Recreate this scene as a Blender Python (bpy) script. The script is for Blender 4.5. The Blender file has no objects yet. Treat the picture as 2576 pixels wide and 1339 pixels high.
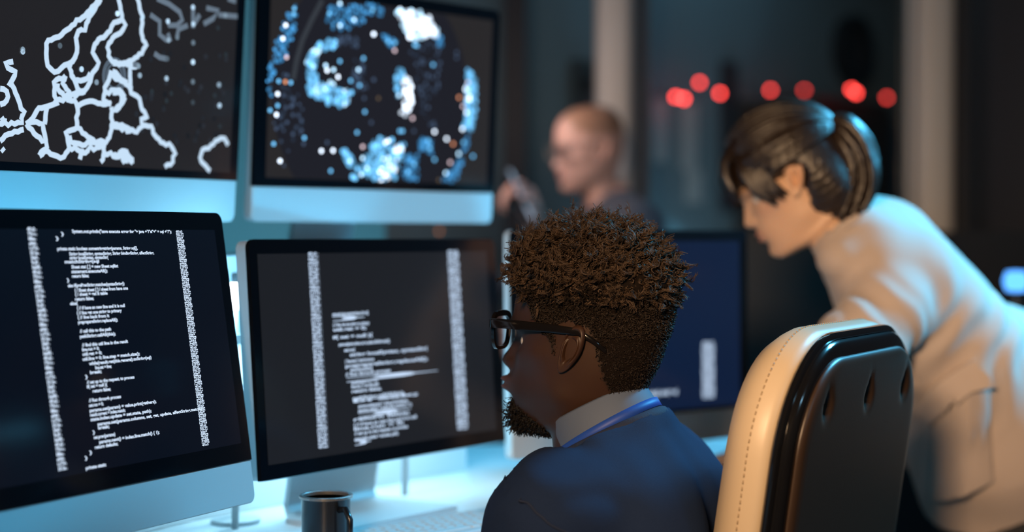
import bpy, bmesh, math, random
import numpy as np
from mathutils import Vector, Matrix, noise
random.seed(7); rng = np.random.default_rng(11)
C = bpy.context.scene.collection
R = math.radians
H = 1.15                      # camera height
def V(*a): return np.array(a, float)
def at(px, py, d):            # a point of the room at distance d along the camera's axis
    x, y = (px-1288)/4000., (669.5-py)/4000.
    p = 0.0191; c, s = math.cos(p), math.sin(p)
    k = d/(c+y*s)
    return np.array([x*k, d, H+(-s+y*c)*k])

# ------------------------------------------------------------------ materials
def mat(name, col, rough=.5, metal=0., emis=None, es=0., spec=.5, coat=0., sss=0., bump=None, noise_col=None, attr=None, trans=0., sheen=0.):
    m = bpy.data.materials.new(name); m.use_nodes = True
    nt = m.node_tree; b = nt.nodes['Principled BSDF']
    b.inputs['Base Color'].default_value = (*col, 1)
    b.inputs['Roughness'].default_value = rough
    b.inputs['Metallic'].default_value = metal
    b.inputs['Specular IOR Level'].default_value = spec
    b.inputs['Coat Weight'].default_value = coat
    b.inputs['Coat Roughness'].default_value = .05
    b.inputs['Transmission Weight'].default_value = trans
    b.inputs['Sheen Weight'].default_value = sheen
    if sss:
        b.inputs['Subsurface Weight'].default_value = sss
        b.inputs['Subsurface Radius'].default_value = (.01, .004, .002)
        b.inputs['Subsurface Scale'].default_value = .5
    if emis:
        b.inputs['Emission Color'].default_value = (*emis, 1)
        b.inputs['Emission Strength'].default_value = es
    tc = nt.nodes.new('ShaderNodeTexCoord')
    src = None
    if attr:
        a = nt.nodes.new('ShaderNodeAttribute'); a.attribute_name = attr
        src = a.outputs['Color']
        if attr == 'Emit':
            nt.links.new(src, b.inputs['Emission Color'])
        else:
            nt.links.new(src, b.inputs['Base Color'])
    if noise_col:             # (scale, second colour, amount)
        n = nt.nodes.new('ShaderNodeTexNoise'); n.inputs['Scale'].default_value = noise_col[0]; n.inputs['Detail'].default_value = 5
        nt.links.new(tc.outputs['Object'], n.inputs['Vector'])
        mx = nt.nodes.new('ShaderNodeMixRGB'); mx.inputs[2].default_value = (*noise_col[1], 1)
        if src is not None: nt.links.new(src, mx.inputs[1])
        else: mx.inputs[1].default_value = (*col, 1)
        mp = nt.nodes.new('ShaderNodeMath'); mp.operation = 'MULTIPLY'; mp.inputs[1].default_value = noise_col[2]
        nt.links.new(n.outputs['Fac'], mp.inputs[0]); nt.links.new(mp.outputs[0], mx.inputs[0])
        nt.links.new(mx.outputs[0], b.inputs['Base Color'])
    if bump:                  # (scale, strength, distance, (sx,sy,sz))
        n = nt.nodes.new('ShaderNodeTexNoise'); n.inputs['Scale'].default_value = bump[0]; n.inputs['Detail'].default_value = 4
        mpn = nt.nodes.new('ShaderNodeMapping')
        if len(bump) > 3: mpn.inputs['Scale'].default_value = bump[3]
        nt.links.new(tc.outputs['Object'], mpn.inputs['Vector']); nt.links.new(mpn.outputs[0], n.inputs['Vector'])
        bp = nt.nodes.new('ShaderNodeBump'); bp.inputs['Strength'].default_value = bump[1]; bp.inputs['Distance'].default_value = bump[2]
        nt.links.new(n.outputs['Fac'], bp.inputs['Height']); nt.links.new(bp.outputs[0], b.inputs['Normal'])
    return m

def emission(name, col, s, attr=None):
    m = bpy.data.materials.new(name); m.use_nodes = True; nt = m.node_tree
    nt.nodes.remove(nt.nodes['Principled BSDF'])
    e = nt.nodes.new('ShaderNodeEmission'); e.inputs[0].default_value = (*col, 1); e.inputs[1].default_value = s
    if attr:
        a = nt.nodes.new('ShaderNodeAttribute'); a.attribute_name = attr; nt.links.new(a.outputs['Color'], e.inputs[0])
    nt.links.new(e.outputs[0], nt.nodes['Material Output'].inputs[0])
    return m

# ------------------------------------------------------------------ object helpers
def rootloc(p):
    v = Vector((0, 0, 0))
    while p is not None: v = v + p.location; p = p.parent
    return np.array(v)
def mk(name, verts, faces, material, parent=None, smooth=True, cols=None, attr='Col', local=False, autosmooth=None):
    verts = np.asarray(verts, float)
    if parent is not None and not local: verts = verts - rootloc(parent)
    me = bpy.data.meshes.new(name)
    me.from_pydata([tuple(v) for v in verts], [], [tuple(int(i) for i in f) for f in faces])
    bm = bmesh.new(); bm.from_mesh(me) if len(verts) < 200000 else None; bmesh.ops.recalc_face_normals(bm, faces=bm.faces); (bm.to_mesh(me) if len(verts) < 200000 else None); bm.free()
    if smooth:
        me.polygons.foreach_set('use_smooth', [True]*len(me.polygons))
        if autosmooth: me.set_sharp_from_angle(angle=R(autosmooth))
    if cols is not None:
        a = me.color_attributes.new(attr, 'FLOAT_COLOR', 'POINT')
        cc = np.ones((len(verts), 4)); cc[:, :3] = cols
        a.data.foreach_set('color', cc.ravel())
    me.materials.append(material)
    o = bpy.data.objects.new(name, me); C.objects.link(o)
    if parent is not None: o.parent = parent
    return o
def empty(name, loc, rz=0, label=None, cat=None, group=None):
    o = bpy.data.objects.new(name, None); C.objects.link(o); o.location = loc; o.rotation_euler = (0, 0, rz)
    o.empty_display_size = .05
    return tag(o, label, cat, group)
def tag(o, label=None, cat=None, group=None, kind=None):
    if label: o['label'] = label
    if cat: o['category'] = cat
    if group: o['group'] = group
    if kind: o['kind'] = kind
    return o
class MB:                     # collects pieces of one mesh
    def __init__(s): s.v = []; s.f = []; s.c = []
    def add(s, v, f, col=None):
        b = len(s.v); s.v.extend([tuple(x) for x in v]); s.f.extend([tuple(int(i)+b for i in q) for q in f])
        s.c.extend([col if col is not None else (1, 1, 1)]*len(v)) if not isinstance(col, np.ndarray) else s.c.extend([tuple(q) for q in col])
        return s
    def box(s, c, d, M=None, col=None):
        v = [np.array([c[0]+i*d[0]/2, c[1]+j*d[1]/2, c[2]+k*d[2]/2]) for i in (-1, 1) for j in (-1, 1) for k in (-1, 1)]
        if M is not None: v = [M@q for q in v]
        return s.add(v, [(0, 1, 3, 2), (4, 6, 7, 5), (0, 4, 5, 1), (2, 3, 7, 6), (0, 2, 6, 4), (1, 5, 7, 3)], col)
    def tube(s, pts, r, n=10, caps=True, col=None):
        pts = [np.asarray(p, float) for p in pts]
        rs = r if hasattr(r, '__len__') else [r]*len(pts)
        v = []; f = []; up = None
        for i, p in enumerate(pts):
            t = pts[min(i+1, len(pts)-1)]-pts[max(i-1, 0)]; t = t/(np.linalg.norm(t)+1e-12)
            if up is None: up = V(0, 0, 1) if abs(t[2]) < .9 else V(1, 0, 0)
            a = np.cross(t, up); a /= (np.linalg.norm(a)+1e-12); b = np.cross(a, t); up = b
            for k in range(n):
                th = 2*math.pi*k/n; v.append(p+rs[i]*(a*math.cos(th)+b*math.sin(th)))
        for i in range(len(pts)-1):
            for k in range(n): f.append((i*n+k, i*n+(k+1) % n, (i+1)*n+(k+1) % n, (i+1)*n+k))
        if caps: f.append(tuple(range(n))); f.append(tuple((len(pts)-1)*n+k for k in range(n))[::-1])
        return s.add(v, f, col)
    def tubes(s, P, r, n=3):      # many thin tubes at once: P (k, m, 3), r (k, m)
        P = np.asarray(P, float); k, m = P.shape[:2]
        T = np.empty_like(P); T[:, 1:-1] = P[:, 2:]-P[:, :-2]; T[:, 0] = P[:, 1]-P[:, 0]; T[:, -1] = P[:, -1]-P[:, -2]
        T /= np.linalg.norm(T, axis=2)[..., None]+1e-12
        ref = rng.normal(size=(k, 1, 3)); A = np.cross(T, ref); A /= np.linalg.norm(A, axis=2)[..., None]+1e-12; B = np.cross(A, T)
        th = 2*math.pi*np.arange(n)/n
        v = P[:, :, None]+r[..., None, None]*(A[:, :, None]*np.cos(th)[:, None]+B[:, :, None]*np.sin(th)[:, None])
        b = len(s.v); s.v.extend(map(tuple, v.reshape(-1, 3))); s.c.extend([(1, 1, 1)]*(k*m*n))
        base = b+np.arange(k)[:, None, None]*m*n+np.arange(m-1)[None, :, None]*n; j = np.arange(n); jn = (j+1) % n
        q = np.stack([base+j, base+jn, base+n+jn, base+n+j], -1).reshape(-1, 4); s.f.extend(map(tuple, q.tolist())); return s
    def lathe(s, prof, c, n=40, col=None):
        v = []; f = []
        for r, z in prof:
            for k in range(n):
                th = 2*math.pi*k/n; v.append((c[0]+r*math.cos(th), c[1]+r*math.sin(th), c[2]+z))
        for i in range(len(prof)-1):
            for k in range(n): f.append((i*n+k, i*n+(k+1) % n, (i+1)*n+(k+1) % n, (i+1)*n+k))
        f.append(tuple(range(n))); f.append(tuple((len(prof)-1)*n+k for k in range(n)))
        return s.add(v, f, col)
    def prism(s, poly, z0, z1, col=None):
        n = len(poly); v = [(x, y, z0) for x, y in poly]+[(x, y, z1) for x, y in poly]
        f = [tuple(range(n)), tuple(range(n, 2*n))]+[(i, (i+1) % n, n+(i+1) % n, n+i) for i in range(n)]
        return s.add(v, f, col)
    def build(s, name, m, parent=None, smooth=False, cols=False, attr='Col', local=False, autosmooth=None):
        return mk(name, s.v, s.f, m, parent, smooth, np.array(s.c) if cols else None, attr, local, autosmooth)

def outline(w, h, rt, rb, n=10, sub_=.03):   # rounded rectangle, centred in y, from z=0 to h; returns list of (y,z)
    rt = max(min(rt, w/2-1e-4, h/2), 1e-4); rb = max(min(rb, w/2-1e-4, h/2), 1e-4)
    o = []
    for cx, cz, r, a0 in ((w/2-rb, rb, rb, -90), (w/2-rt, h-rt, rt, 0), (-w/2+rt, h-rt, rt, 90), (-w/2+rb, rb, rb, 180)):
        for i in range(n+1):
            a = R(a0+90*i/n); o.append((cx+r*math.cos(a), cz+r*math.sin(a)))
    # add points along the straight sides for smooth displacement
    q = []
    for i in range(len(o)):
        a, b = o[i], o[(i+1) % len(o)]; L = math.hypot(b[0]-a[0], b[1]-a[1]); k = max(1, int(L/sub_))
        for j in range(k): q.append((a[0]+(b[0]-a[0])*j/k, a[1]+(b[1]-a[1])*j/k))
    return q
def slab(w, h, rt, rb, rings, z0=0., n=10, fill=0, sub_=.03):
    """rings: list of (inset, depth); stacked rounded-rectangle outlines; depth along x"""
    v = []; f = []; N = None; base = outline(w, h, rt, rb, n, sub_); N = len(base)
    base = np.array(base); ctr = V(0, h/2)
    # inset by moving along the outline's own normals
    nx = np.roll(base, -1, 0)-np.roll(base, 1, 0); nrm = np.stack([nx[:, 1], -nx[:, 0]], 1); nrm /= (np.linalg.norm(nrm, axis=1)[:, None]+1e-12)
    for rg in rings:
        ins, d = rg[0], rg[1]
        q = base-nrm*ins
        if len(rg) > 2: q = ctr+(q-ctr)*rg[2]
        v.extend([(d, y, z+z0) for y, z in q])
    def cap(ring_i, last):
        q = np.array(v[ring_i*N:(ring_i+1)*N]); c = q.mean(0)
        if not fill: f.append(tuple(range(ring_i*N, ring_i*N+N))); return
        prev = ring_i*N
        for k in range(1, fill):
            t = k/fill; b = len(v); v.extend([tuple(p*(1-t)+c*t) for p in q])
            for i in range(N): f.append((prev+i, prev+(i+1) % N, b+(i+1) % N, b+i))
            prev = b
        b = len(v); v.append(tuple(c))
        for i in range(N): f.append((prev+i, prev+(i+1) % N, b))
    K = len(rings)
    for k in range(K-1):
        for i in range(N): f.append((k*N+i, k*N+(i+1) % N, (k+1)*N+(i+1) % N, (k+1)*N+i))
    cap(0, False); cap(K-1, True)
    return np.array(v), f
def edge_rings(x0, x1, r, n=5):    # rounded both edges between depth x0 and x1
    o = []
    for i in range(n+1):
        a = R(90*i/n); o.append((r*(1-math.sin(a)), x0+(r*(1-math.cos(a)))*(1 if x1 > x0 else -1)))
    for i in range(n+1):
        a = R(90*i/n); o.append((r*(1-math.cos(a)), x1-(r*(1-math.sin(a)))*(1 if x1 > x0 else -1)))
    return o

# ------------------------------------------------------------------ smooth solids (signed distance + surface nets)
def rcone(a, b, ra, rb, sc=None):
    return ('c', np.asarray(a, float), np.asarray(b, float), ra, rb)
def ell(c, r, M=None):
    return ('e', np.asarray(c, float), np.asarray(r, float), M)
def sd(prims, P, k):
    d = None
    for pr in prims:
        if pr[0] == 'c':
            _, a, b, ra, rb = pr; ba = b-a; t = np.clip(((P-a)@ba)/max(ba@ba, 1e-12), 0, 1)
            q = np.linalg.norm(P-a-t[:, None]*ba, axis=1)-(ra+(rb-ra)*t)
        else:
            _, c, r, M = pr; L = P-c
            if M is not None: L = L@M        # columns of M = local axes
            n1 = np.linalg.norm(L/r, axis=1); n2 = np.linalg.norm(L/(r*r), axis=1)
            q = n1*(n1-1)/(n2+1e-9)
        if d is None: d = q
        else:
            h = np.clip(.5+.5*(d-q)/k, 0, 1); d = d*(1-h)+q*h-k*h*(1-h)
    return d
def nets(prims, h, k, cut=None, kc=.004, post=None):
    lo = np.min([np.minimum(p[1]-max(p[3], p[4]), p[2]-max(p[3], p[4])) if p[0] == 'c' else p[1]-p[2].max() for p in prims], 0)-3*h
    hi = np.max([np.maximum(p[1]+max(p[3], p[4]), p[2]+max(p[3], p[4])) if p[0] == 'c' else p[1]+p[2].max() for p in prims], 0)+3*h
    n = np.ceil((hi-lo)/h).astype(int)+1
    ax = [lo[i]+h*np.arange(n[i]) for i in range(3)]
    D = np.empty(n)
    Y, Z = np.meshgrid(ax[1], ax[2], indexing='ij')
    st = max(1, 200000//(n[1]*n[2]))
    for i in range(0, n[0], st):
        xs = ax[0][i:i+st]
        P = np.stack([np.repeat(xs, n[1]*n[2]), np.tile(Y.ravel(), len(xs)), np.tile(Z.ravel(), len(xs))], 1)
        d = sd(prims, P, k)
        if cut:
            for grp in cut:
                e = -sd(grp, P, .006); hh = np.clip(.5-.5*(d-e)/kc, 0, 1); d = d*(1-hh)+e*hh+kc*hh*(1-hh)
        if post is not None: d = post(P, d)
        D[i:i+len(xs)] = d.reshape(len(xs), n[1], n[2])
    S = D < 0
    acc = np.zeros(tuple(n-1)+(3,)); cnt = np.zeros(tuple(n-1))
    faces_raw = []
    for a in range(3):
        sl0 = [slice(None)]*3; sl1 = [slice(None)]*3; sl0[a] = slice(0, -1); sl1[a] = slice(1, None)
        d0 = D[tuple(sl0)]; d1 = D[tuple(sl1)]
        I = np.argwhere(S[tuple(sl0)] != S[tuple(sl1)])
        if not len(I): continue
        t = d0[tuple(I.T)]/(d0[tuple(I.T)]-d1[tuple(I.T)])
        pos = I.astype(float); pos[:, a] += t
        b, c = [x for x in range(3) if x != a]
        quad = []
        ok = np.ones(len(I), bool)
        for db, dc in ((0, 0), (-1, 0), (-1, -1), (0, -1)):
            J = I.copy(); J[:, b] += db; J[:, c] += dc
            good = np.all((J >= 0) & (J < (n-1)), axis=1); ok &= good; quad.append(J)
            Jg = J[good]; np.add.at(acc, tuple(Jg.T), pos[good]); np.add.at(cnt, tuple(Jg.T), 1)
        faces_raw.append([q[ok] for q in quad])
    idx = -np.ones(tuple(n-1), int); cells = np.argwhere(cnt > 0); idx[tuple(cells.T)] = np.arange(len(cells))
    verts = acc[tuple(cells.T)]/cnt[tuple(cells.T)][:, None]*h+lo
    F = []
    for q in faces_raw: F.append(np.stack([idx[tuple(x.T)] for x in q], 1))
    return verts, np.concatenate(F)
def vnormals(v, f):
    f = np.asarray(f); n = np.zeros_like(v)
    fn = np.cross(v[f[:, 2]]-v[f[:, 0]], v[f[:, 3]]-v[f[:, 1]])
    for i in range(4): np.add.at(n, f[:, i], fn)
    return n/(np.linalg.norm(n, axis=1)[:, None]+1e-12)
def orient(v, f, prims, k):       # make sure computed normals look outward
    n = vnormals(v, f); e = sd(prims, v+n*.002, k)-sd(prims, v-n*.002, k)
    return n*np.where(e >= 0, 1, -1)[:, None]
# ------------------------------------------------------------------ heads
def frame(C0, yaw_vec, pitch, roll=0.):
    """C0 point between the ears; yaw_vec horizontal facing; pitch up positive"""
    Fh = V(yaw_vec[0], yaw_vec[1], 0); Fh /= np.linalg.norm(Fh)
    L = V(-Fh[1], Fh[0], 0); U0 = V(0, 0, 1)
    F = Fh*math.cos(pitch)+U0*math.sin(pitch); U = np.cross(F, L)
    L2 = L*math.cos(roll)+U*math.sin(roll); U = np.cross(F, L2)
    return C0, np.stack([F, L2, U], 1)
def W_(fr, p): return fr[0]+np.asarray(p, float)@fr[1].T

HEAD_ROWS = [  # z0, slope, front, back, half width
 (.131, 0, .004, .004, .004), (.1305, 0, .016, .020, .018), (.127, 0, .038, .047, .033), (.116, 0, .064, .075, .052), (.097, 0, .084, .091, .065), (.072, 0, .0965, .099, .073),
 (.046, 0, .1015, .101, .0755), (.026, 0, .1025, .099, .0745), (.010, .02, .0965, .095, .0725), (-.010, .05, .0965, .090, .0700), (-.030, .10, .0990, .084, .0665),
 (-.047, .16, .1000, .077, .0625), (-.062, .21, .0985, .071, .0580), (-.073, .25, .0950, .067, .0535), (-.080, .28, .0880, .064, .0505), (-.085, .29, .0760, .063, .0500), (-.092, .28, .0580, .063, .0505),
 (-.104, .22, .0455, .065, .0510), (-.125, .14, .0410, .070, .0530), (-.150, .08, .0380, .071, .0500), (-.172, .03, .0240, .056, .0340)]
def catmull(K, t):
    K = np.asarray(K, float); n = len(K); out = []
    for x in t:
        i = min(int(x), n-2); u = x-i
        p0, p1, p2, p3 = K[max(i-1, 0)], K[i], K[i+1], K[min(i+2, n-1)]
        out.append(.5*((2*p1)+(-p0+p2)*u+(2*p0-5*p1+4*p2-p3)*u*u+(-p0+3*p1-3*p2+p3)*u**3))
    return np.array(out)
def head(muzzle=0., nose=1., lips=1., jaw=1., chin=1., brow=1., wid=1., face=1., nphi=140, per=8, neck=1.):
    Kr = np.array(HEAD_ROWS); 
    Kr[8:18, 4] *= jaw; Kr[:, 4] *= wid; Kr[17:, 2:5] *= neck
    t = np.linspace(0, len(Kr)-1, (len(Kr)-1)*per+1); rows = catmull(Kr, t)
    ph = np.linspace(0, 2*math.pi, nphi, endpoint=False)
    # more samples near the face
    ph = ph-.35*np.sin(ph)
    c, s = np.cos(ph), np.sin(ph)
    vs = []
    for z0, m, f, b, w in rows:
        k = .92
        x = np.where(c > 0, f*np.abs(c)**k, -b*np.abs(c)**.95); y = w*np.sign(s)*np.abs(s)**k
        vs.append(np.stack([x, y, z0-m*x], 1))
    v = np.concatenate(vs)
    x, y, z = v.T; fw = np.clip((x-.03)/.04, 0, 1)
    g = lambda y0, z0, sy, sz: np.exp(-((np.abs(y)-y0)/sy)**2-((z-z0)/sz)**2)
    a = np.interp(-z, [-.034, -.018, -.004, .008, .018, .025, .031, .036, .042], [0, .004, .010, .0165, .0225, .0235, .016, .006, .001])*nose
    sy = np.interp(-z, [-.03, 0, .02, .03], [.012, .008, .0105, .012])
    dx = a*np.exp(-(np.abs(y)/sy)**2)
    dx += .0075*nose*g(.0135, -.027, .0055, .006)
    dx += -.0125*g(.031, .006, .015, .010)+.004*g(.031, .004, .010, .007)
    dx += .005*brow*g(.028, .026, .022, .007)
    dx += lips*(.0075*g(0, -.0475, .017, .0040)+.0075*g(0, -.0590, .016, .0045)-.0035*g(0, -.0530, .020, .0014))
    dx += .004*g(0, -.050, .030, .016)+muzzle*g(0, -.052, .026, .017)
    dx += .0075*chin*g(0, -.0905, .018, .012)-.0025*g(0, -.072, .018, .005)
    dx += .0035*g(.050, -.014, .016, .014)
    v[:, 0] += dx*fw*face
    # cheekbones and jaw corner, sideways
    dy = .003*np.exp(-((x-.055)/.025)**2-((z+.008)/.014)**2)+.003*np.exp(-((x-.018)/.02)**2-((z+.062)/.016)**2)-.003*np.exp(-((x-.07)/.02)**2-((z+.04)/.018)**2)-.003*np.exp(-((x-.07)/.02)**2-((z-.045)/.02)**2)
    v[:, 1] += np.sign(y)*dy
    n = nphi; f = []
    for i in range(len(rows)-1):
        for k in range(n): f.append((i*n+k, i*n+(k+1) % n, (i+1)*n+(k+1) % n, (i+1)*n+k))
    f.append(tuple(range(n))); f.append(tuple((len(rows)-1)*n+k for k in range(n)))
    return v, f
def ear(side=1, sc=1.):
    """outer ear in head coordinates, side=+1 left"""
    nt, nr = 48, 16
    th = np.linspace(0, 2*math.pi, nt, endpoint=False)
    def out(t):               # outline: u forward, w up
        u = .0160*np.cos(t)*(1+.17*np.sin(t)) ; w = .031*np.sin(t)
        u = u-.0045*np.sin(t)+np.where(np.sin(t) < 0, (.006*np.sin(t)**2), 0)
        return u, w
    ou, ow = out(th)
    v = []; f = []
    def relief(r, t):
        ct, st = np.cos(t), np.sin(t)
        back = np.clip(.5-.6*ct, 0, 1)        # rear and top carry the helix
        lobe = np.clip((-st-.55)/.3, 0, 1)
        helix = (.0062*np.exp(-((r-.90)/.085)**2))*(1-lobe)*np.clip(.35+back*1.3+np.clip(st, 0, 1)*.6, 0, 1)
        scaph = -.0030*np.exp(-((r-.72)/.08)**2)*(1-lobe)*np.clip(back+st*.4, 0, 1)
        anti = .0048*np.exp(-((r-.55)/.10)**2)*np.clip(back*1.2, 0, 1)*(1-lobe)
        tragus = .0055*np.exp(-((r-.62)/.16)**2)*np.exp(-((ct-1)/.25)**2)
        concha = -.0130*np.exp(-(r/.45)**2)
        antitr = .0035*np.exp(-((r-.52)/.12)**2)*np.exp(-((st+.75)/.25)**2)*np.clip(.6+ct*.3, 0, 1)
        return helix+scaph+anti+tragus+concha+antitr+.0022*lobe*(1-r*r)
    for j in range(nr):
        r = (j+1)/nr
        h = relief(r, th)
        cx, cz = .003, -.005     # centre of the concha
        u = cx+(ou-cx)*r; w = cz+(ow-cz)*r
        for i in range(nt): v.append((u[i], h[i], w[i]))
    cidx = len(v); v.append((.003, relief(np.array(0.), np.array(0.)).item() if True else 0, -.003))
    for j in range(nr-1):
        for i in range(nt): f.append((j*nt+i, j*nt+(i+1) % nt, (j+1)*nt+(i+1) % nt, (j+1)*nt+i))
    for i in range(nt): f.append((cidx, i, (i+1) % nt))
    # rim and back
    b0 = len(v); e = (nr-1)*nt
    for sc2, d in ((1.03, -.001), (1.0, -.0035), (.85, -.0055), (.6, -.009), (.4, -.014)):
        for i in range(nt): v.append((ou[i]*sc2+(1-sc2)*.008, d+(0), ow[i]*sc2))
    prev = e
    for q in range(5):
        for i in range(nt): f.append((prev+i, prev+(i+1) % nt, b0+q*nt+(i+1) % nt, b0+q*nt+i))
        prev = b0+q*nt
    f.append(tuple(prev+i for i in range(nt)))
    v = np.array(v)*sc
    # swing the rear edge outward, tilt back, place on the head
    a = R(17); u, d, w = v.T; d = d+(.0165-u)*math.tan(a)*np.clip((.0165-u)/.033, 0, 1)**.6*.8
    t = R(-8); u2 = u*math.cos(t)+w*math.sin(t)*-1*-1*0 - w*math.sin(-t)*0; 
    u2 = u-w*.16; 
    v = np.stack([u2-.004, side*(d+.0725), w+.002], 1)
    return v, f
def place_head(fr, mb, col, hd, ears=(1, -1), ear_y=0., earsc=1., colf=None):
    v, f = hd
    cols = np.tile(np.array(col), (len(v), 1)) if colf is None else colf(v)
    mb.add(W_(fr, v), f, cols)
    for s in ears:
        ev, ef = ear(s, earsc); ev[:, 1] += s*ear_y
        mb.add(W_(fr, ev), ef, np.tile(np.array(col), (len(ev), 1)))
def eyes(fr, parent, iris):
    for s in (1, -1):
        m = MB(); c = V(.0715, .031*s, .005)
        n = 16; v = []; f = []; cols = []
        for i in range(n+1):
            th = math.pi*i/n
            for k in range(20):
                p = 2*math.pi*k/20; v.append(c+.0114*V(math.cos(th), math.sin(th)*math.cos(p), math.sin(th)*math.sin(p)))
                cols.append((.01, .01, .01) if th < .22 else iris if th < .48 else (.62, .58, .55))
        for i in range(n):
            for k in range(20): f.append((i*20+k, i*20+(k+1) % 20, (i+1)*20+(k+1) % 20, (i+1)*20+k))
        o = mk('eye', W_(fr, np.array(v)), f, M['eye'], parent, True, np.array(cols))
def finger_chain(prims, base, d, nrm, lens, rad, curl, spread_axis):
    p = np.array(base); ang = 0
    for i, L in enumerate(lens):
        ang += curl[i]
        q = d*math.cos(ang)+nrm*math.sin(ang)
        e = p+q*L; prims.append(rcone(p, e, rad*(1-.07*i), rad*(1-.07*(i+1)))); p = e
def hand(wrist, d, palm, side, curl=(.25, .35, .25), sc=1., thumb_in=.5, thumb_curl=.3):
    """wrist point, direction of the fingers, palm normal (the way the palm faces), side=+1 if the thumb is towards cross(d,palm)"""
    d = d/np.linalg.norm(d); palm = palm-d*(palm@d); palm /= np.linalg.norm(palm); t = np.cross(d, palm)*side
    P = []
    for i, o in enumerate((.033, .011, -.011, -.031)):
        k = wrist+(d*(.092-.004*abs(i-1))+t*o)*sc
        P.append(rcone(wrist+(d*.008+t*o*.55)*sc, k, .0135*sc, .0105*sc))
    fl = ((.040, .024, .021), (.044, .028, .022), (.041, .026, .021), (.032, .020, .018))
    for i, o in enumerate((.033, .011, -.011, -.031)):
        k = wrist+(d*(.092-.004*abs(i-1))+t*o)*sc
        dd = d+t*o*1.2; dd /= np.linalg.norm(dd)
        finger_chain(P, k, dd, palm, [x*sc for x in fl[i]], .0092*sc*(1-.05*(i == 3)*2), [c+.05*i for c in curl], t)
    b = wrist+(d*.025+t*.026+palm*.006)*sc
    td = d*.72+t*.62+palm*thumb_in; td /= np.linalg.norm(td)
    P.append(rcone(wrist+(d*.012+t*.014+palm*.004)*sc, b+td*.032*sc, .0135*sc, .0115*sc))
    e1 = b+td*.034*sc; t2 = td+d*.4+palm*thumb_curl-t*.25; t2 /= np.linalg.norm(t2); e2 = e1+t2*.034*sc
    P.append(rcone(e1, e2, .0112*sc, .0100*sc)); t3 = t2+palm*thumb_curl; t3 /= np.linalg.norm(t3)
    P.append(rcone(e2, e2+t3*.026*sc, .0100*sc, .0082*sc))
    return P
def chain(pts, rad): return [rcone(pts[i], pts[i+1], rad[i], rad[i+1]) for i in range(len(pts)-1)]
def ring(c, ax, rx, ry, prof, n=72, gap=0., xdir=None):
    """strip revolved on an ellipse: prof list of (dr, dz); ax = axes matrix columns (forward, left, up); gap = half opening angle at the front"""
    v = []; f = []; full = gap == 0
    N = n if full else n+1
    for i in range(N):
        a = (2*math.pi*i/n) if full else gap+(2*math.pi-2*gap)*i/n
        for dr, dz in prof:
            v.append(c+ax@V((rx+dr)*math.cos(a), (ry+dr)*math.sin(a), dz))
    m = len(prof)
    for i in range(n):
        j = (i+1) % N
        for k in range(m): f.append((i*m+k, i*m+(k+1) % m, j*m+(k+1) % m, j*m+k))
    if not full: f.append(tuple(range(m))); f.append(tuple((N-1)*m+k for k in range(m)))
    return np.array(v), f
M1= [(-2762,2942,1726),(-2939,2912,42),(-3031,2861,45),(-3028,2744,1337),(-2848,2684,1442),(-2850,2639,633),(-2935,2596,554),(-2839,2536,770),(-2848,2483,589),(-2847,2432,269),(-2935,2388,35),(-2931,2326,932),(-2834,2270,887),(-2835,2223,530),(-2844,2171,301),(-2930,2124,120),(-2832,2068,795),(-2842,2013,741),(-2837,1962,516),(-2839,1909,652),(-2828,1806,510),(-2838,1748,586),(-2820,1648,762),(-2828,1598,276),(-2829,1546,312),(-2838,1491,957),(-2744,1434,1060),(-2654,1381,268),(-2745,1334,186),(-2830,1291,39),(-2814,1227,791),(-2823,1179,330),(-2738,1123,292),(-2816,1022,528),(-2825,968,233),(-2825,910,1130),(-2826,860,582),(-2827,809,1029),(-2723,747,1895),(-2723,704,182),(-2817,664,34),(-2810,606,350),(-2733,546,1029),(-2811,495,376),(-2906,448,39),(-2988,396,39),(-2993,285,327)]
M2= [(-3756,2141,738),(-3752,2082,647),(-3758,1993,745),(-3757,1927,673),(-3772,1820,811),(-3664,1717,1064),(-3560,1632,225),(-3453,1561,1680),(-3556,1475,601),(-3551,1408,1765),(-3460,1349,461),(-3560,1290,942),(-3542,1220,1974),(-3451,1170,554),(-3456,1113,571),(-3452,1048,612),(-3436,949,1081),(-3430,910,1387),(-3333,830,1055),(-3337,770,1141),(-3342,709,1123),(-3443,653,1184),(-3448,577,1340),(-3447,519,1055),(-3442,454,1132),(-3448,378,924),(-3444,327,330)]
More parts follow.
